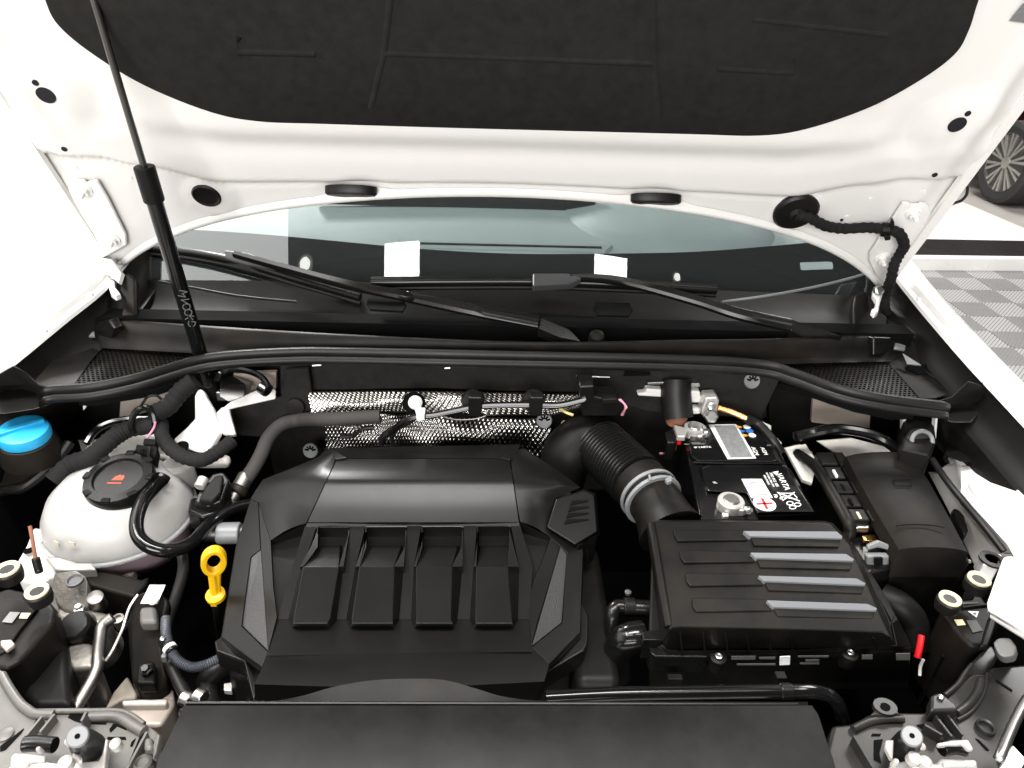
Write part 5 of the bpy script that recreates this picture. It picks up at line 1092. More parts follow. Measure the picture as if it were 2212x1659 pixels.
# coolant reservoir
cr = thing('coolant_reservoir', 'translucent white coolant reservoir with black screw cap', 'coolant reservoir', hz(FULL, 258, 1110, .76))
cc = hz(FULL, 259, 1105, .862)
R0 = .108
part('tank', MB().lathe([(.02, .072), (.045, .070), (.072, .058), (.092, .038), (.104, .014), (.107, -.006)], cc, (0, -.05, 1), 48, sx=1.03), tank, cr, ang=60)
part('seam_flange', MB().lathe([(.100, -.002), (.1105, -.004), (.1112, -.009), (.100, -.011)], cc, (0, -.05, 1), 48, sx=1.03), tank, cr)
part('lower_tank', MB().lathe([(.106, -.008), (.103, -.035), (.092, -.060), (.07, -.078), (0, -.082)], cc, (0, -.05, 1), 48, sx=1.03), tanklow, cr, ang=60)
part('boss', MB().lathe([(.024, -.03), (.024, .012), (.018, .018), (0, .018)], hz(L4, 1430, 1150, .90), (0, -.1, 1), 22), tank, cr)
ccap = hz(FULL, 260, 1040, .935)
cap = part('cap', MB().lathe([(.046, -.016), (.050, -.012), (.0505, .006), (.048, .011), (.036, .0125), (.034, .008), (0, .008)], ccap, (0, -.22, 1), 40), plast_s, cr)
for k in range(8):
    a = 2 * math.pi * k / 8
    part('grip', MB().box(ccap + Vector((math.cos(a) * .0465, math.sin(a) * .0455, .010 - math.sin(a) * -.010)), (.014, .010, .006), Matrix.Rotation(a + math.pi / 2, 3, 'Z')), plast, cap, bev=.002)
capn = Vector((0, -.22, 1)).normalized(); cyv = Vector((0, 1, .22)).normalized()
def cappt(x, y): return ccap + Vector((1, 0, 0)) * x + cyv * y + capn * .0085
part('warning_symbol', MB().prism([cappt(p[0] * .75, p[1] * .75) for p in ((-.012, -.006), (.010, -.006), (.011, .003), (.007, .008), (.003, .005), (0, .009), (-.004, .005), (-.007, .004))], capn * -.0005), ink_o, cap)
part('warning_line', MB().prism([cappt(p[0] * .8, p[1] * .8) for p in ((-.016, -.014), (.010, -.014), (.010, -.0115), (-.016, -.0115))], capn * -.0005), ink_o, cap)
for x, y in ((183, 1142), (203, 1134)):
    pass
for f, x, y, w_, h_ in ((B6, 820, 340, .010, .007), (B6, 975, 300, .009, .006)):
    n_ = (hz(f, x, y, .875) - cc).normalized(); p = cc + n_ * .1075
    part('moulded_mark', MB().box(p + n_ * 0, (w_, .002, h_), n_.to_track_quat('-Y', 'Z').to_matrix()), M('faint_mark', (.45, .40, .33), .6), cr)
noz = part('hose_nipple', MB().tube([hz(FULL, 352, 1030, .925), hz(FULL, 340, 1048, .918), hz(FULL, 325, 1065, .905)], .0085, 12), gloss, cr)
part('nipple_collar', MB().tube([hz(FULL, 354, 1026, .928), hz(FULL, 345, 1042, .922)], .0115, 12, 0), plast_s, noz, bev=.002)
# hoses at the reservoir
solo('reservoir_hose', MB().tube([hz(FULL, 348, 1040, .93), hz(FULL, 330, 1058, .935), hz(FULL, 308, 1085, .94), hz(FULL, 295, 1125, .935), hz(FULL, 300, 1160, .925), hz(FULL, 330, 1184, .915), hz(FULL, 372, 1189, .905), hz(FULL, 415, 1172, .895), hz(FULL, 455, 1130, .885), hz(FULL, 500, 1100, .88), hz(FULL, 540, 1090, .87)], .0098, 14), gloss,
     'glossy black hose looping from the coolant reservoir to the engine', 'hose')
solo('coolant_hose', MB().tube([hz(FULL, 392, 1185, .88), hz(FULL, 396, 1230, .87), hz(FULL, 380, 1290, .86), hz(FULL, 362, 1340, .855), hz(FULL, 356, 1385, .85), hz(FULL, 372, 1440, .84), hz(FULL, 400, 1500, .83)], .0078, 14), rubber,
     'black coolant hose running down beside the timing cover', 'hose')
hp_ = [hz(G7, 1075, 690, .875), hz(G7, 1075, 780, .875), hz(G7, 1100, 880, .87), hz(G7, 1150, 960, .865), hz(G7, 1240, 1005, .86), hz(G7, 1330, 990, .86), hz(G7, 1430, 945, .86)]
cp2 = cat(hp_, 40)
ch = thing('corrugated_conduit', 'grey corrugated cable conduit curving under the engine cover', 'conduit', hz(G7, 1150, 960, .83))
conm = M('grey_conduit', (.05, .055, .065), .3, var=.1)
part('sleeve', MB().tube([(*p[:3], .0058 + .0007 * math.sin(i * 1.25)) for i, p in enumerate(cp2)], sides=14, smooth=0), conm, ch, ang=70)
part('clip', MB().box(hz(G7, 1055, 845, .875), (.007, .007, .018), Matrix.Rotation(.2, 3, 'Y')), steel, ch, bev=.002)
part('clip', MB().tube([hz(G7, 1085, 860, .874), hz(G7, 1120, 905, .87)], .0078, 12, 0), plast_s, ch, bev=.002)
part('collar', MB().tube([hz(G7, 1095, 875, .873), hz(G7, 1108, 893, .872)], .0085, 14, 0), white, ch)
part('clip', MB().box(hz(G7, 1070, 945, .86), (.007, .007, .012)), greyp, ch, bev=.002)
# spring clamps at the front
for x, y, lb in ((1215, 1205, 'zinc spring clamp on the thinner hose end at the radiator cover'), (1300, 1190, 'zinc spring clamp under the engine cover corner at the radiator cover')):
    solo('hose_clamp', MB().tube([hz(G7, x - 30, y - 5, .85), hz(G7, x + 25, y + 20, .85)], .0095, 14, 0), steel, lb, 'hose clamp', 'spring clamps at the radiator cover', bev=.002)
# washer filler
wf = thing('washer_filler', 'black washer filler neck with bright blue cap', 'washer filler', hz(L4, 190, 1000, .90))
cb_ = hz(L4, 190, 845, .985); an = Vector((.08, -.12, 1)).normalized()
bc = part('cap', MB().lathe([(.034, -.013), (.036, -.011), (.0365, -.002), (.0345, .005), (.029, .0075), (0, .0085)], cb_, an, 40), blue, wf)
u = Vector((.80, .60, 0)); u = (u - an * u.dot(an)).normalized(); w = an.cross(u)
part('grip_bar', MB().prism([cb_ + u * a + w * b + an * .0135 for a, b in ((-.032, -.007), (.031, -.0035), (.031, .0035), (-.032, .007))], an * -.009), blue, bc, bev=.002)
part('neck', MB().lathe([(.044, -.05), (.042, -.026), (.038, -.014), (.032, -.011)], cb_, an, 36), plast_d, wf)
part('body', MB().slab(Z(L4, [(-60, 960, .955), (0, 970, .955), (230, 1010, .955), (380, 1000, .95), (520, 950, .945), (400, 1110, .925), (170, 1280, .90), (20, 1290, .89), (-60, 1290, .89)], .92), .05), plast_d, wf, bev=.012, seg=3)
part('edge', MB().tube(Z(L4, [(560, 930, .945), (430, 1100, .925), (200, 1285, .90), (60, 1310, .89), (-60, 1340, .885)], .9), .008, 10), rubber, wf)
# taped harness across the tower, loose plug
th = thing('taped_harness', 'thick black taped wiring harness over the white strut tower', 'wiring harness', hz(L4, 850, 1000, .92))
def taped(nm, pts, r, par, m=tape):
    cp = cat(pts, 10); return part(nm, MB().tube([(*p[:3], r * (1 + .06 * math.sin(i * 1.9) + random.uniform(-.03, .03))) for i, p in enumerate(cp)], sides=14, smooth=0), m, par, ang=60)
taped('trunk', [hz(L4, 420, 1240, .915), hz(L4, 560, 1110, .93), hz(L4, 720, 1050, .945), hz(L4, 830, 960, .955), hz(L4, 940, 870, .96), hz(L4, 1060, 815, .965), hz(L4, 1250, 790, .97)], .0142, th)
taped('branch', [hz(L4, 1290, 770, .97), hz(L4, 1300, 880, .96), hz(L4, 1370, 980, .95), hz(L4, 1480, 1050, .945), hz(L4, 1620, 1070, .94), hz(L4, 1740, 1010, .94), hz(L4, 1860, 920, .945)], .0112, th)
taped('lead', [hz(L4, 1240, 700, .985), hz(L4, 1350, 640, 1.0), hz(L4, 1450, 520, 1.02), hz(L4, 1560, 430, 1.035)], .0145, th)
part('loop', MB().tube([hz(L4, 1075, 850, .965), hz(L4, 1050, 790, .98), hz(L4, 1085, 690, 1.0), hz(L4, 1160, 650, 1.005), hz(L4, 1225, 690, .995), hz(L4, 1245, 770, .98)], .0052, 8), plast_s, th)
part('thin_wire', MB().tube([hz(L4, 1130, 640, 1.01), hz(L4, 1180, 570, 1.03), hz(L4, 1250, 555, 1.035), hz(L4, 1300, 590, 1.03)], .0022, 6), plast_s, th)
part('thin_wire', MB().tube([hz(L4, 1245, 765, .985), hz(L4, 1230, 820, .975), hz(L4, 1180, 890, .965)], .0017, 6), wire_p, th)
part('edge_trim', MB().tube([hz(L4, 690, 940, .955), hz(L4, 760, 840, .965), hz(L4, 880, 775, .97), hz(L4, 1040, 745, .972), hz(L4, 1215, 742, .972)], .006, 8), gloss, th)
lp = thing('loose_plug', 'small black two-part plug hanging above the coolant reservoir', 'connector', hz(L4, 1170, 1060, .93))
part('body', MB().prism(Z(L4, [(1090, 940, .965), (1180, 955, .965), (1260, 960, .965), (1240, 1068, .945), (1070, 1055, .945)], .95), (0, .004, -.02)), plast, lp, bev=.002)
part('collar', MB().prism(Z(L4, [(1150, 893, .975), (1250, 900, .975), (1240, 955, .965), (1140, 945, .965)], .97), (0, .004, -.018)), plast, lp, bev=.002)
part('window', MB().prism(Z(L4, [(1122, 985), (1148, 987), (1145, 1020), (1120, 1018)], .9605), (0, 0, -.003)), dark, lp)
part('ridge', MB().prism(Z(L4, [(1185, 960, .968), (1205, 962, .968), (1195, 1062, .950), (1170, 1062, .950)], .96), (0, 0, -.006)), plast_s, lp, bev=.001)
# purge valve between reservoir and engine
pv = thing('purge_valve', 'black purge valve with ribbed nipple between reservoir and engine', 'valve', hz(L4, 1680, 1250, .88))
part('body', MB().prism(Z(G4, [(1370, 1405, .925), (1450, 1390, .925), (1490, 1440, .92), (1440, 1580, .905), (1340, 1620, .90), (1250, 1600, .90), (1300, 1500, .915)], .92), (0, 0, -.035)), plast_s, pv, bev=.005)
part('cap', MB().prism(Z(G4, [(1390, 1420, .934), (1450, 1410, .934), (1430, 1520, .925), (1370, 1590, .915), (1280, 1580, .915), (1320, 1500, .925)], .93), (0, 0, -.012)), plast, pv, bev=.004)
part('nipple', MB().tube([hz(G4, 1320, 1440, .925), hz(G4, 1290, 1500, .92)], .0085, 12, 0), plate, pv, bev=.002)
part('base', MB().prism(Z(G4, [(1230, 1560), (1500, 1540), (1480, 1640), (1300, 1690), (1210, 1650)], .89), (0, 0, -.04)), plast_s, pv, bev=.006)
# refrigerant pipe
pi = thing('refrigerant_pipe', 'grey foam-wrapped refrigerant pipe running down beside the engine cover', 'pipe', hz(FULL, 540, 1000, .86))
foam = M('grey_foam_wrap', (.04, .037, .035), .75, spec=.2, bump=.4, bscale=500, var=.15)
part('wrapped_pipe', MB().tube([hy(G5, 250, 1040, .985), hy(G4, 2150, 1058, .985), hz(G4, 1960, 1060, .94), hz(G4, 1830, 1090, .935), hz(G4, 1745, 1170, .925), hz(G4, 1690, 1290, .91), hz(G4, 1640, 1380, .90), hz(G4, 1590, 1450, .89)], .0118, 16), foam, pi)
part('sleeve', MB().tube([hz(G4, 1600, 1420, .893), hz(G4, 1545, 1520, .882)], .0135, 16, 0), alu, pi, bev=.003)
part('coupling', MB().tube([hz(G4, 1560, 1500, .885), hz(G4, 1530, 1545, .88)], .0158, 16, 0), plast_d, pi, bev=.004)
part('bare_pipe', MB().tube([hz(G4, 1530, 1540, .88), hz(G4, 1490, 1600, .872), hz(G4, 1430, 1660, .86)], .0098, 14), alu, pi)
for pts in ([(0, 1090), (120, 1075), (260, 1060)], [(0, 1170), (70, 1165), (140, 1120), (210, 1110)]):
    part('capillary', MB().tube([hy(G5, x, y, 1.0) for x, y in pts], .004, 8), rubber, pi)

# ============================================================ LEFT FRONT: engine side, mounts, pipes
em = thing('engine_mount', 'dusty cast metal engine mount bracket beside the headlamp', 'engine mount', hz(B6, 700, 1000, .72))
part('arm', MB().prism(Z(B6, [(540, 760, .87), (620, 735, .88), (760, 728, .885), (850, 790, .88), (885, 850, .87), (880, 1000, .855), (900, 1080, .845), (780, 1160, .84), (640, 1130, .84), (560, 1060, .845), (530, 920, .86)], .86), (0, 0, -.06)), cast, em, bev=.012, seg=3)
part('bolt_recess', MB().lathe([(.0108, -.003), (.0108, .001), (.009, .0015), (.0075, -.001), (0, -.001)], hz(B6, 747, 835, .884), (0, -.1, 1), 24), M('dull_bolt', (.10, .10, .105), .55, metal=.4), em)
part('lower_arm', MB().prism(Z(B6, [(570, 1060), (700, 1090), (850, 1080), (980, 1130), (1090, 1160), (1110, 1220), (900, 1300), (700, 1290), (560, 1180)], .835), (0, 0, -.05)), cast, em, bev=.012, seg=3)
part('bolt', MB().lathe([(.007, 0), (.007, .004), (.0045, .005), (.004, .009), (0, .009)], hz(B6, 800, 1130, .845), (0, -.1, 1), 12), steel, em)
part('bush', MB().lathe([(.0105, -.02), (.0105, .008), (.008, .009), (0, .009)], hz(B6, 965, 1030, .85), (.15, -.3, 1), 24), alu, em)
part('yoke', MB().prism(Z(B6, [(800, 740), (1000, 730), (1200, 770), (1420, 820), (1500, 780), (1480, 860), (1330, 1000), (1100, 940), (890, 880)], .84), (0, 0, -.05)), plast_d, em, bev=.01)
part('strap', MB().prism(Z(B6, [(960, 680), (1090, 690), (1380, 650), (1340, 760), (1280, 790), (1100, 740), (970, 720)], .82), (0, 0, -.02)), beige, em, bev=.004)
part('boss', MB().lathe([(.0078, -.02), (.0078, 0), (.0048, .001), (.004, -.003), (0, -.003)], hz(B6, 1180, 1215, .845), (0, -.2, 1), 18), cast, em)
wr = thing('longitudinal_rail', 'dirty white frame rail under the coolant reservoir', 'frame rail', hz(B6, 350, 600, .70))
part('rail', MB().prism(Z(B6, [(330, 300, .86), (560, 330, .86), (740, 560, .84), (930, 650, .83), (960, 730, .82), (520, 800, .82), (400, 880, .82), (180, 830, .83), (170, 640, .84), (270, 480, .855)], .84), (0, 0, -.08)), paint_dirty, wr, bev=.008)
part('bracket', MB().prism(Z(B6, [(440, 600), (640, 590), (780, 650), (930, 650), (960, 720), (700, 730), (540, 720)], .855), (0, 0, -.02)), plate, wr, bev=.004)
part('hole', MB().lathe([(.007, 0), (.007, .001), (0, .001)], hz(B6, 288, 540, .853), (0, 0, 1), 14), dark, wr)
solo('marker_rod', MB().tube(Z(B6, [(300, 290, .94), (325, 430, .925), (355, 610, .905), (385, 740, .89)], .9), .0025, 8), rust, 'thin rusty rod standing by the frame rail', 'rod')
solo('rod_boot', MB().tube(Z(B6, [(355, 610, .906), (395, 760, .885)], .9), .0055, 10, 0), rubber, 'black rubber boot on the thin rusty rod', 'boot', bev=.002)
al = thing('alternator', 'cast alternator body with black cap below the headlamp', 'alternator', hz(B6, 760, 1350, .70))
part('body', MB().lathe([(.030, -.08), (.030, -.02), (.027, .0), (.016, .006), (0, .007)], hz(B6, 730, 1330, .835), (-.1, -.35, 1), 28), cast, al)
part('cap', MB().lathe([(.0205, -.02), (.0215, .003), (.018, .009), (0, .010)], hz(B6, 760, 1300, .855), (-.05, -.35, 1), 12), rubber, al, bev=.002)
part('housing', MB().prism(Z(B6, [(640, 1480), (760, 1440), (920, 1450), (950, 1560), (940, 1700), (700, 1720), (600, 1570)], .84), (0, 0, -.10)), cast, al, bev=.012, seg=3)
part('foot', MB().prism(Z(B7, [(790, 470), (1080, 430), (1060, 600), (950, 760), (860, 900), (800, 740), (770, 560)], .80), (0, 0, -.08)), cast, al, bev=.012)
solo('aluminium_pipe', MB().tube(Z(B7, [(1330, -120, .87), (1210, -20, .865), (1185, 120, .86), (1160, 330, .855), (1150, 470, .85), (1090, 620, .845), (1000, 780, .84), (900, 950, .835), (840, 1080, .83)], .84), .0074, 18), alu,
     'bent bare aluminium pipe running down to the front carrier', 'pipe')
solo('brake_line', MB().tube(Z(B6, [(1380, 980, .88), (1300, 1100, .875), (1255, 1230, .87), (1220, 1340, .865), (1130, 1530, .86), (1060, 1640, .85)], .86), .0018, 8), plate, 'thin bare metal line beside the aluminium pipe', 'metal line')
tc_ = thing('timing_cover', 'black plastic timing cover with paper sticker beside the yellow dipstick', 'timing cover', hz(G7, 930, 900, .66))
part('body', MB().prism(Z(G7, [(880, 520, .88), (1000, 480, .885), (1100, 560, .88), (1080, 680, .87), (1060, 900, .85), (1090, 1050, .83), (1060, 1160, .815), (900, 1160, .815), (850, 1080, .82), (830, 900, .84), (820, 700, .86)], .85), (0, 0, -.12)), plast_d, tc_, bev=.012, seg=3)
part('shoulder', MB().prism(Z(G7, [(900, 610), (1010, 600), (1020, 710), (900, 715)], .884), (0, 0, -.02)), M('worn_grey_plastic', (.09, .085, .08), .5, dust=.3), tc_, bev=.006)
part('sticker', MB().slab(Z(G7, [(970, 472, .888), (1072, 472, .888), (1020, 592, .886), (910, 592, .886)], .887), .0008), paper, tc_, label='creased white paper sticker')
part('sticker_print', MB().slab(Z(G7, [(1000, 480, .8888), (1045, 478, .8888), (1010, 555, .8872), (965, 557, .8872)], .8875), .0004), M('pale_print', (.42, .42, .43), .6, var=.4, vscale=260), tc_)
part('sticker_print', MB().slab(Z(G7, [(945, 555, .8872), (985, 553, .8872), (965, 583, .8868), (925, 585, .8868)], .887), .0004), M('violet_print', (.33, .33, .48), .6), tc_)
part('screw', MB().lathe([(.0062, 0), (.0062, .003), (.004, .0035), (.003, .001), (0, .001)], hz(G7, 995, 578, .888), (0, -.1, 1), 16), white, tc_)
part('boss', MB().prism(Z(G7, [(890, 980), (1000, 960), (1005, 1110), (880, 1110)], .846), (0, 0, -.02)), plast, tc_, bev=.004)
part('bolt', MB().lathe([(.0075, -.004), (.0075, .003), (.005, .004), (.0045, .008), (0, .008)], hz(G7, 950, 1025, .852), (0, -.3, 1), 6), plast_s, tc_, ang=20)
bb = thing('front_support', 'pale plastic support block behind the front carrier', 'support', hz(B7, 1700, 950, .62))
part('block', MB().prism(Z(B7, [(1440, 850), (1640, 830), (1960, 830), (2060, 760), (2060, 900), (1900, 1160), (1480, 1150)], .80), (0, 0, -.12)), beige, bb, bev=.006)
part('lip', MB().prism(Z(B7, [(1430, 850), (1980, 830), (1960, 905), (1440, 910)], .812), (0, 0, -.02)), M('pale_plastic', (.48, .45, .41), .5, dust=.3), bb, bev=.004)
part('web', MB().prism(Z(B7, [(1500, 560), (1620, 780), (1600, 840), (1440, 850), (1220, 980), (1330, 760)], .77), (0, 0, -.05)), M('pale_web', (.40, .35, .29), .55, dust=.4), bb, bev=.006)
part('web', MB().prism(Z(B7, [(1900, 800), (2040, 710), (2060, 850), (1900, 850)], .80), (0, 0, -.05)), bb and beige, bb, bev=.004)
lhz = thing('lower_hose', 'fat black hose passing under the front of the engine cover', 'hose', hz(G7, 1400, 1080, .76))
part('hose', MB().tube(Z(G7, [(1480, 980, .82), (1400, 1030, .82), (1350, 1100, .81), (1340, 1200, .80), (1360, 1260, .79)], .8), .0155, 16), rubber, lhz)
part('bracket', MB().prism(Z(G7, [(1450, 1110), (1510, 1100), (1500, 1160), (1450, 1155)], .82), (0, 0, -.008)), plate, lhz, bev=.001)
part('bolt', MB().tube(Z(G7, [(1540, 1080, .82), (1560, 1200, .80), (1620, 1240, .80)], .8), .0035, 8), plate, lhz)

# ============================================================ HEADLAMPS
def headlamp(f, body, z, h, cups, label, extra):
    t = thing('headlamp', label, 'headlamp', hz(f, body[0][0], body[0][1], z - h), 'headlamp housings')
    part('housing', MB().prism(Z(f, body, z), (0, 0, -h)), plast_d, t, bev=.006)
    for x, y, zc, r in cups:
        c = hz(f, x, y, zc)
        cu = part('buffer_cup', MB().lathe([(r * .98, -.018), (r * 1.08, -.012), (r * 1.1, -.003), (r * .95, .0)], c, (0, 0, 1), 28), rubber, t)
        part('felt_ring', MB().lathe([(r * 1.0, -.004), (r * .95, .002), (r * .62, .001), (r * .34, -.005), (0, -.006)], c, (0, 0, 1), 28), cream, cu)
        part('centre_screw', MB().lathe([(r * .30, -.0075), (r * .26, -.0055), (0, -.0055)], c, (0, 0, 1), 12), rust, cu)
    extra(t); return t
def exl(t):
    part('top_plate', MB().slab(Z(B6, [(0, 980, .912), (210, 1020, .912), (390, 1090, .91), (320, 1180, .91), (200, 1330, .91), (60, 1540, .908), (-60, 1600, .908), (-60, 1000, .912)], .911), .004), plast_d, t, bev=.002)
    part('sticker', MB().slab(Z(B6, [(215, 1160), (310, 1162), (270, 1215), (190, 1212)], .9125), .0008), cream, t, label='small cream sticker')
    part('sticker', MB().slab(Z(B6, [(100, 1150), (200, 1155), (120, 1260), (20, 1250)], .9125), .0008), M('grey_sticker', (.20, .195, .19), .5), t)
    part('pale_tab', MB().slab(Z(B6, [(0, 1430), (110, 1420), (150, 1470), (60, 1540), (0, 1480)], .914), .006), beige, t, bev=.002)
headlamp(B6, [(-80, 960), (90, 900), (250, 940), (480, 1010), (560, 1110), (540, 1250), (330, 1500), (200, 1640), (60, 1720), (-80, 1700)], .905, .14, [(370, 945, .945, .0140), (70, 725, .955, .0145)],
         'black headlamp housing with cream buffer cups near the coolant reservoir', exl)
part('lens_side', MB().prism(Z(G7, [(40, 910), (370, 620), (420, 800), (440, 960), (470, 1250), (210, 1260), (20, 1000)], .86), (0, 0, -.2)), plast, bpy.data.objects['headlamp'], bev=.01)
def exr(t):
    part('sticker', MB().slab(Z(R7, [(955, 1348), (1030, 1345), (1062, 1395), (985, 1402)], .9085), .0008), cream, t, label='small cream sticker')
    part('warning_triangle', MB().slab(Z(R7, [(1085, 1268), (1185, 1272), (1165, 1325)], .9085), .0008), paper, t, label='white warning triangle')
    part('warning_mark', MB().slab(Z(R7, [(1120, 1280), (1165, 1280), (1155, 1305)], .9094), .0004), ink_k, t)
    part('print', MB().slab(Z(R7, [(1030, 1185), (1180, 1180), (1185, 1195), (1035, 1203)], .9085), .0005), ink_d, t)
    part('print', MB().slab(Z(R7, [(1070, 1355), (1160, 1352), (1225, 1450), (1130, 1470)], .9085), .0005), ink_d, t)
    part('dark_pocket', MB().slab(Z(R7, [(1040, 1100), (1110, 1035), (1155, 1120), (1130, 1155), (1040, 1160)], .9085), .001), dark, t)
    part('seam', MB().tube(Z(R7, [(1030, 1235), (1150, 1220), (1290, 1205)], .909), .002, 6, 0), plast, t)
    for k in range(5): part('rear_fin', MB().prism(Z(R7, [(860 + k * 55, 1480 + k * 45), (900 + k * 55, 1460 + k * 45), (860 + k * 50, 1700), (840 + k * 50, 1700)], .86 - k * .002), (0, 0, -.1)), plast, t)
    part('seal_strip', MB().slab(Z(R7, [(1295, 1300, .915), (1385, 1280, .915), (1330, 1480, .912), (1280, 1600, .91), (1200, 1600, .91)], .91), .01), rubber, t, bev=.003)
headlamp(R7, [(820, 1250), (920, 1190), (1020, 1120), (1150, 1000), (1260, 1180), (1400, 1340), (1330, 1500), (1240, 1600), (1120, 1600), (1000, 1490)], .907, .13, [(913, 1152, .943, .0138), (1188, 968, .953, .0145)],
         'black headlamp housing with cream buffer cups near the fuse box', exr)

# ============================================================ FRONT CARRIER ENDS AND HOOD LATCHES
carm = M('grey_carrier_plastic', (.08, .077, .071), .42, dust=.35, dcol=(.22, .20, .17), var=.15)
card = M('dark_carrier_plastic', (.014, .0135, .0125), .34, spec=.35, dust=.4, dcol=(.06, .052, .044))
def carrier(f, plate_pts, tubes, ribs, slots, m, label, z=.905):
    t = thing('front_carrier', label, 'front carrier', hz(f, plate_pts[0][0], plate_pts[0][1], z - .1), 'front carrier ends')
    part('plate', MB().prism(Z(f, plate_pts, z), (0, 0, -.05)), m, t, bev=.005)
    for pts, r in tubes: part('bead', MB().tube(Z(f, pts, z + .003), r * .36, 12), m, t)
    for a, b, h in ribs:
        A, B_ = hz(f, *a, z + h), hz(f, *b, z + h); n_ = (B_ - A).cross(Vector((0, 0, 1))).normalized() * .0012
        part('rib', MB().prism([A - n_, B_ - n_, B_ + n_, A + n_], (0, 0, -.03)), m, t)
    for pts in slots: part('slot', MB().prism(Z(f, pts, z + .0012), (0, 0, -.003)), dark, t)
    return t
tl = carrier(B7, [(380, 1010), (420, 965), (860, 965), (1040, 960), (1400, 965), (1560, 1010), (1720, 1130), (1860, 1230), (1900, 1400), (1700, 1800), (-100, 1800), (-100, 560), (0, 480), (60, 560), (250, 820), (330, 960)],
             [([(20, 560), (110, 720), (230, 890), (330, 970), (420, 1020), (640, 1030)], .014), ([(1060, 1060), (1300, 1050), (1430, 1070), (1560, 1150), (1700, 1230)], .016), ([(420, 990), (860, 985), (1080, 985), (1400, 985), (1560, 1040), (1700, 1140)], .008)],
             [((490, 1050), (300, 1280), .012), ((640, 1020), (470, 1230), .012), ((1730, 1230), (1500, 1660), .014), ((1010, 1000), (960, 1100), .02)],
             [[(430, 1080), (500, 1060), (480, 1160), (330, 1260)], [(540, 1130), (640, 1080), (600, 1180), (500, 1240)], [(1270, 1290), (1480, 1290), (1485, 1320), (1260, 1320)], [(1290, 1200), (1340, 1130), (1390, 1140), (1490, 1190), (1480, 1205), (1380, 1160), (1300, 1235)], [(1090, 1120), (1255, 1125), (1250, 1140), (1080, 1135)], [(1550, 1350), (1600, 1305), (1590, 1330), (1560, 1400), (1535, 1400)], [(1650, 1280), (1700, 1230), (1700, 1280), (1540, 1640), (1500, 1640)], [(0, 1400), (280, 1190), (250, 1240), (60, 1440), (0, 1460)], [(850, 990), (1030, 990), (1040, 1090), (980, 1130), (880, 1100), (800, 1060)]],
             carm, 'dusty grey front carrier end with stiffening beads beside the radiator cover')
part('round_boss', MB().lathe([(.0085, -.01), (.0085, .002), (.006, .003), (0, .0035)], hz(B7, 60, 1270, .905), (0, 0, 1), 22), carm, tl)
part('slotted_boss', MB().lathe([(.0092, -.01), (.0092, .003), (.007, .005), (.0055, .002), (0, .002)], hz(B7, 1690, 1610, .91), (0, 0, 1), 22), carm, tl)
part('square_post', MB().prism(Z(B7, [(1700, 1290), (1800, 1280), (1820, 1420), (1690, 1450)], .922), (0, 0, -.03)), carm, tl, bev=.004)
part('white_edge', MB().slab(Z(B7, [(1840, 1240, .925), (1890, 1260, .925), (1850, 1480, .92), (1790, 1560, .92), (1800, 1400, .92)], .92), .01), carm, tl, bev=.003)
tr = carrier(B8, [(1340, 860), (1480, 720), (1640, 600), (1800, 620), (1850, 540), (2300, 500), (2300, 800), (2060, 1300), (1960, 1600), (2000, 1800), (-60, 1800), (100, 1180), (320, 1160), (500, 1060), (680, 1030), (1100, 1040), (1200, 1000)],
             [([(330, 1230), (430, 1180), (540, 1140), (700, 1120), (880, 1120)], .012), ([(1470, 1060), (1600, 960), (1700, 830), (1740, 700)], .014), ([(1340, 860), (1480, 740), (1560, 620), (1640, 520)], .008), ([(1480, 1130), (1640, 1030), (1760, 850), (1810, 620)], .006)],
             [((1240, 1080), (1420, 1310), .012), ((1370, 1070), (1540, 1290), .012), ((340, 1300), (580, 1700), .014), ((1120, 1180), (1310, 1290), .014)],
             [[(1250, 1100), (1300, 1100), (1430, 1270), (1390, 1290)], [(1400, 1110), (1440, 1120), (1540, 1280), (1460, 1300)], [(540, 1280), (640, 1280), (630, 1300), (530, 1300)], [(1030, 1180), (1120, 1170), (1280, 1270), (1180, 1290)], [(560, 1350), (660, 1340), (620, 1500), (640, 1600), (560, 1560)], [(1910, 680), (2090, 800), (2080, 815), (1900, 700)], [(1680, 1330), (1720, 1350), (1830, 1460), (1800, 1460)]],
             card, 'dark dusty front carrier end with brace beside the fuse box side headlamp')
part('eyelet', MB().lathe([(.0108, -.004), (.0108, .002), (.0045, .002), (.0045, -.004)], hz(B8, 680, 990, .915), (0, 0, 1), 24, sx=1.2), card, tr)
part('eyelet_web', MB().prism(Z(B8, [(590, 985), (640, 1010), (720, 1010), (775, 985), (860, 1070), (520, 1075)], .914), (0, 0, -.006)), card, tr, bev=.002)
part('eyelet_hole', MB().lathe([(.0046, 0), (.0046, .001), (0, .001)], hz(B8, 680, 995, .9165), (0, 0, 1), 20, sx=1.2), dark, tr)
part('bracket_tab', MB().prism(Z(B8, [(1190, 850), (1260, 825), (1340, 850), (1480, 960), (1500, 1020), (1180, 1030)], .925), (0, 0, -.02)), card, tr, bev=.006)
part('tab_bolt', MB().lathe([(.0035, 0), (.0035, .002), (.0018, .003), (0, .003)], hz(B8, 1295, 885, .926), (0, 0, 1), 14), steel, tr)
part('brace', MB().prism(Z(B8, [(1640, 480), (1800, 300), (1880, 290), (1940, 420), (1900, 520), (1560, 900), (1480, 960), (1340, 860), (1480, 720)], .90), (0, 0, -.04)), card, tr, bev=.008)
part('round_pocket', MB().lathe([(.0105, -.006), (.0100, .002), (.0075, .001), (.007, -.004), (0, -.004)], hz(B8, 1790, 1210, .908), (0, 0, 1), 26), card, tr)
bp_ = thing('buffer_block', 'grey rubber hood buffer block on the front carrier', 'buffer', hz(B8, 2000, 380, .90))
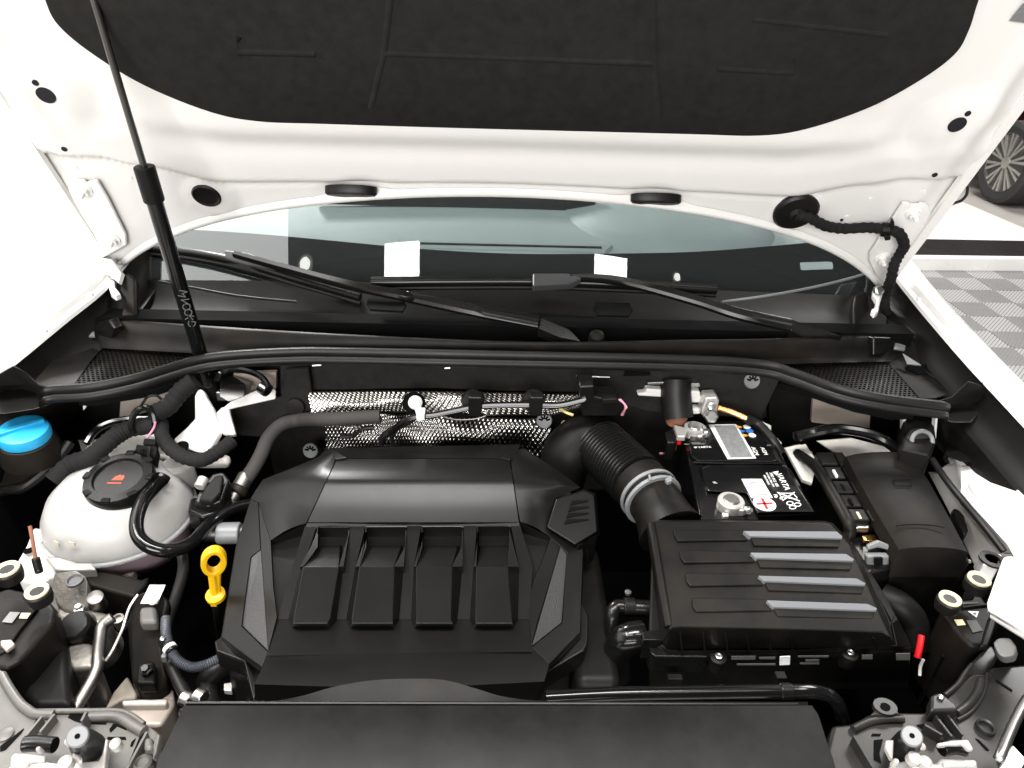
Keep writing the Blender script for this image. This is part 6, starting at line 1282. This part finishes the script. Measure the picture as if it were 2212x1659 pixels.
part('block', MB().frus(Z(B8, [(1870, 280), (1930, 225), (2060, 225), (2135, 330), (2110, 420), (2000, 445), (1930, 410)], .955), Z(B8, [(1880, 340), (1940, 290), (2070, 290), (2150, 390), (2120, 490), (2000, 510), (1930, 470)], .91)), M('grey_rubber_block', (.13, .13, .125), .7, bump=.3), bp_, bev=.008, seg=3)
solo('chrome_strip', MB().tube(Z(B8, [(2260, 880, .96), (2160, 1050, .955), (2050, 1280, .95), (1960, 1500, .945), (1930, 1570, .94)], .95), .0052, 12), steel, 'bright metal strip along the front edge beside the carrier', 'trim strip')
solo('white_corner', MB().prism(Z(B8, [(2090, 1400), (2212, 1530), (2260, 1560), (2020, 1545), (2040, 1480)], .93), (0, 0, -.03)), paint, 'white bumper corner below the bright metal strip', 'bumper corner', bev=.006)

def latch(f, cone, conetop, rotor, white_pts, housing, blobs, label, z=.93):
    t = thing('hood_latch', label, 'hood latch', hz(f, cone[0], cone[1], z - .06), 'hood latches')
    base, top_ = hz(f, *cone, z - .02), hz(f, *conetop, z + .040)
    ax_ = (top_ - base)
    part('buffer_stem', MB().tube([(*base, .0150), (*base.lerp(top_, .5), .0130), (*base.lerp(top_, .92), .0098), (*top_, .0094)], sides=24, smooth=0), rubber, t, ang=50)
    pd = part('buffer_pad', MB().lathe([(.0096, -.003), (.0100, .001), (.0088, .003), (.0026, .003), (.0022, .0015), (0, .0015)], top_, ax_, 26), greyp, t)
    part('pad_hole', MB().lathe([(.0022, 0), (.0022, .0008), (0, .0008)], top_ + ax_.normalized() * .002, ax_, 14), dark, pd)
    part('housing', MB().slab(Z(f, housing, z), .012), plate, t, bev=.003)
    part('rotor', MB().tube(Z(f, rotor, z + .006), .0078, 16), plast_s, t, bev=.002)
    for p in white_pts: part('catch_plate', MB().slab(Z(f, p, z + .016), .006), worn, t, bev=.003)
    for x, y, r in blobs:
        r *= .3; part('rivet', MB().lathe([(r, -.008), (r, .001), (r * .6, .003), (0, .003)], hz(f, x, y, z + .022), (0, -.2, 1), 16), worn, t)
    return t
latch(B7, (1060, 1420), (920, 1290), [(280, 1380), (430, 1370), (650, 1390)], [[(120, 1530), (160, 1470), (420, 1490), (540, 1500), (530, 1580), (360, 1580), (320, 1640), (110, 1640)], [(850, 1440), (960, 1500), (960, 1590), (840, 1560)]],
      [(100, 1640), (560, 1580), (700, 1600), (1160, 1570), (1200, 1500), (1240, 1310), (1280, 1310), (1240, 1640), (1200, 1800), (60, 1800)], [(770, 1590, .022), (800, 1350, .010), (1360, 1370, .018), (460, 1440, .008)],
      'hood latch with grey-topped rubber buffer on the pale carrier end')
latch(B8, (890, 1460), (975, 1310), [(1300, 1450), (1440, 1420), (1580, 1450)], [[(1250, 1380), (1430, 1350), (1600, 1340), (1660, 1450), (1610, 1455), (1540, 1395), (1280, 1410)], [(1310, 1590), (1670, 1560), (1700, 1600), (1690, 1640), (1340, 1640)], [(690, 1350), (780, 1345), (770, 1560), (740, 1540), (680, 1420)]],
      [(740, 1600), (950, 1560), (1240, 1600), (1300, 1540), (1700, 1560), (1720, 1800), (700, 1800)], [(1010, 1545, .022), (1130, 1590, .020), (1080, 1420, .014), (800, 1590, .01)],
      'hood latch with grey-topped rubber buffer on the dark carrier end')
# red wire and white bits in the dark gap
rwh = thing('red_cable', 'short bright red cable sleeve beside the air filter box', 'cable', hz(G9, 1530, 900, .80))
part('sleeve', MB().tube(Z(G9, [(1548, 800, .87), (1535, 880, .86), (1518, 945, .85)], .86), .0042, 10), red, rwh)
part('wire', MB().tube(Z(G9, [(1560, 955, .84), (1540, 1000, .83), (1535, 1060, .82)], .83), .0022, 8), white, rwh)
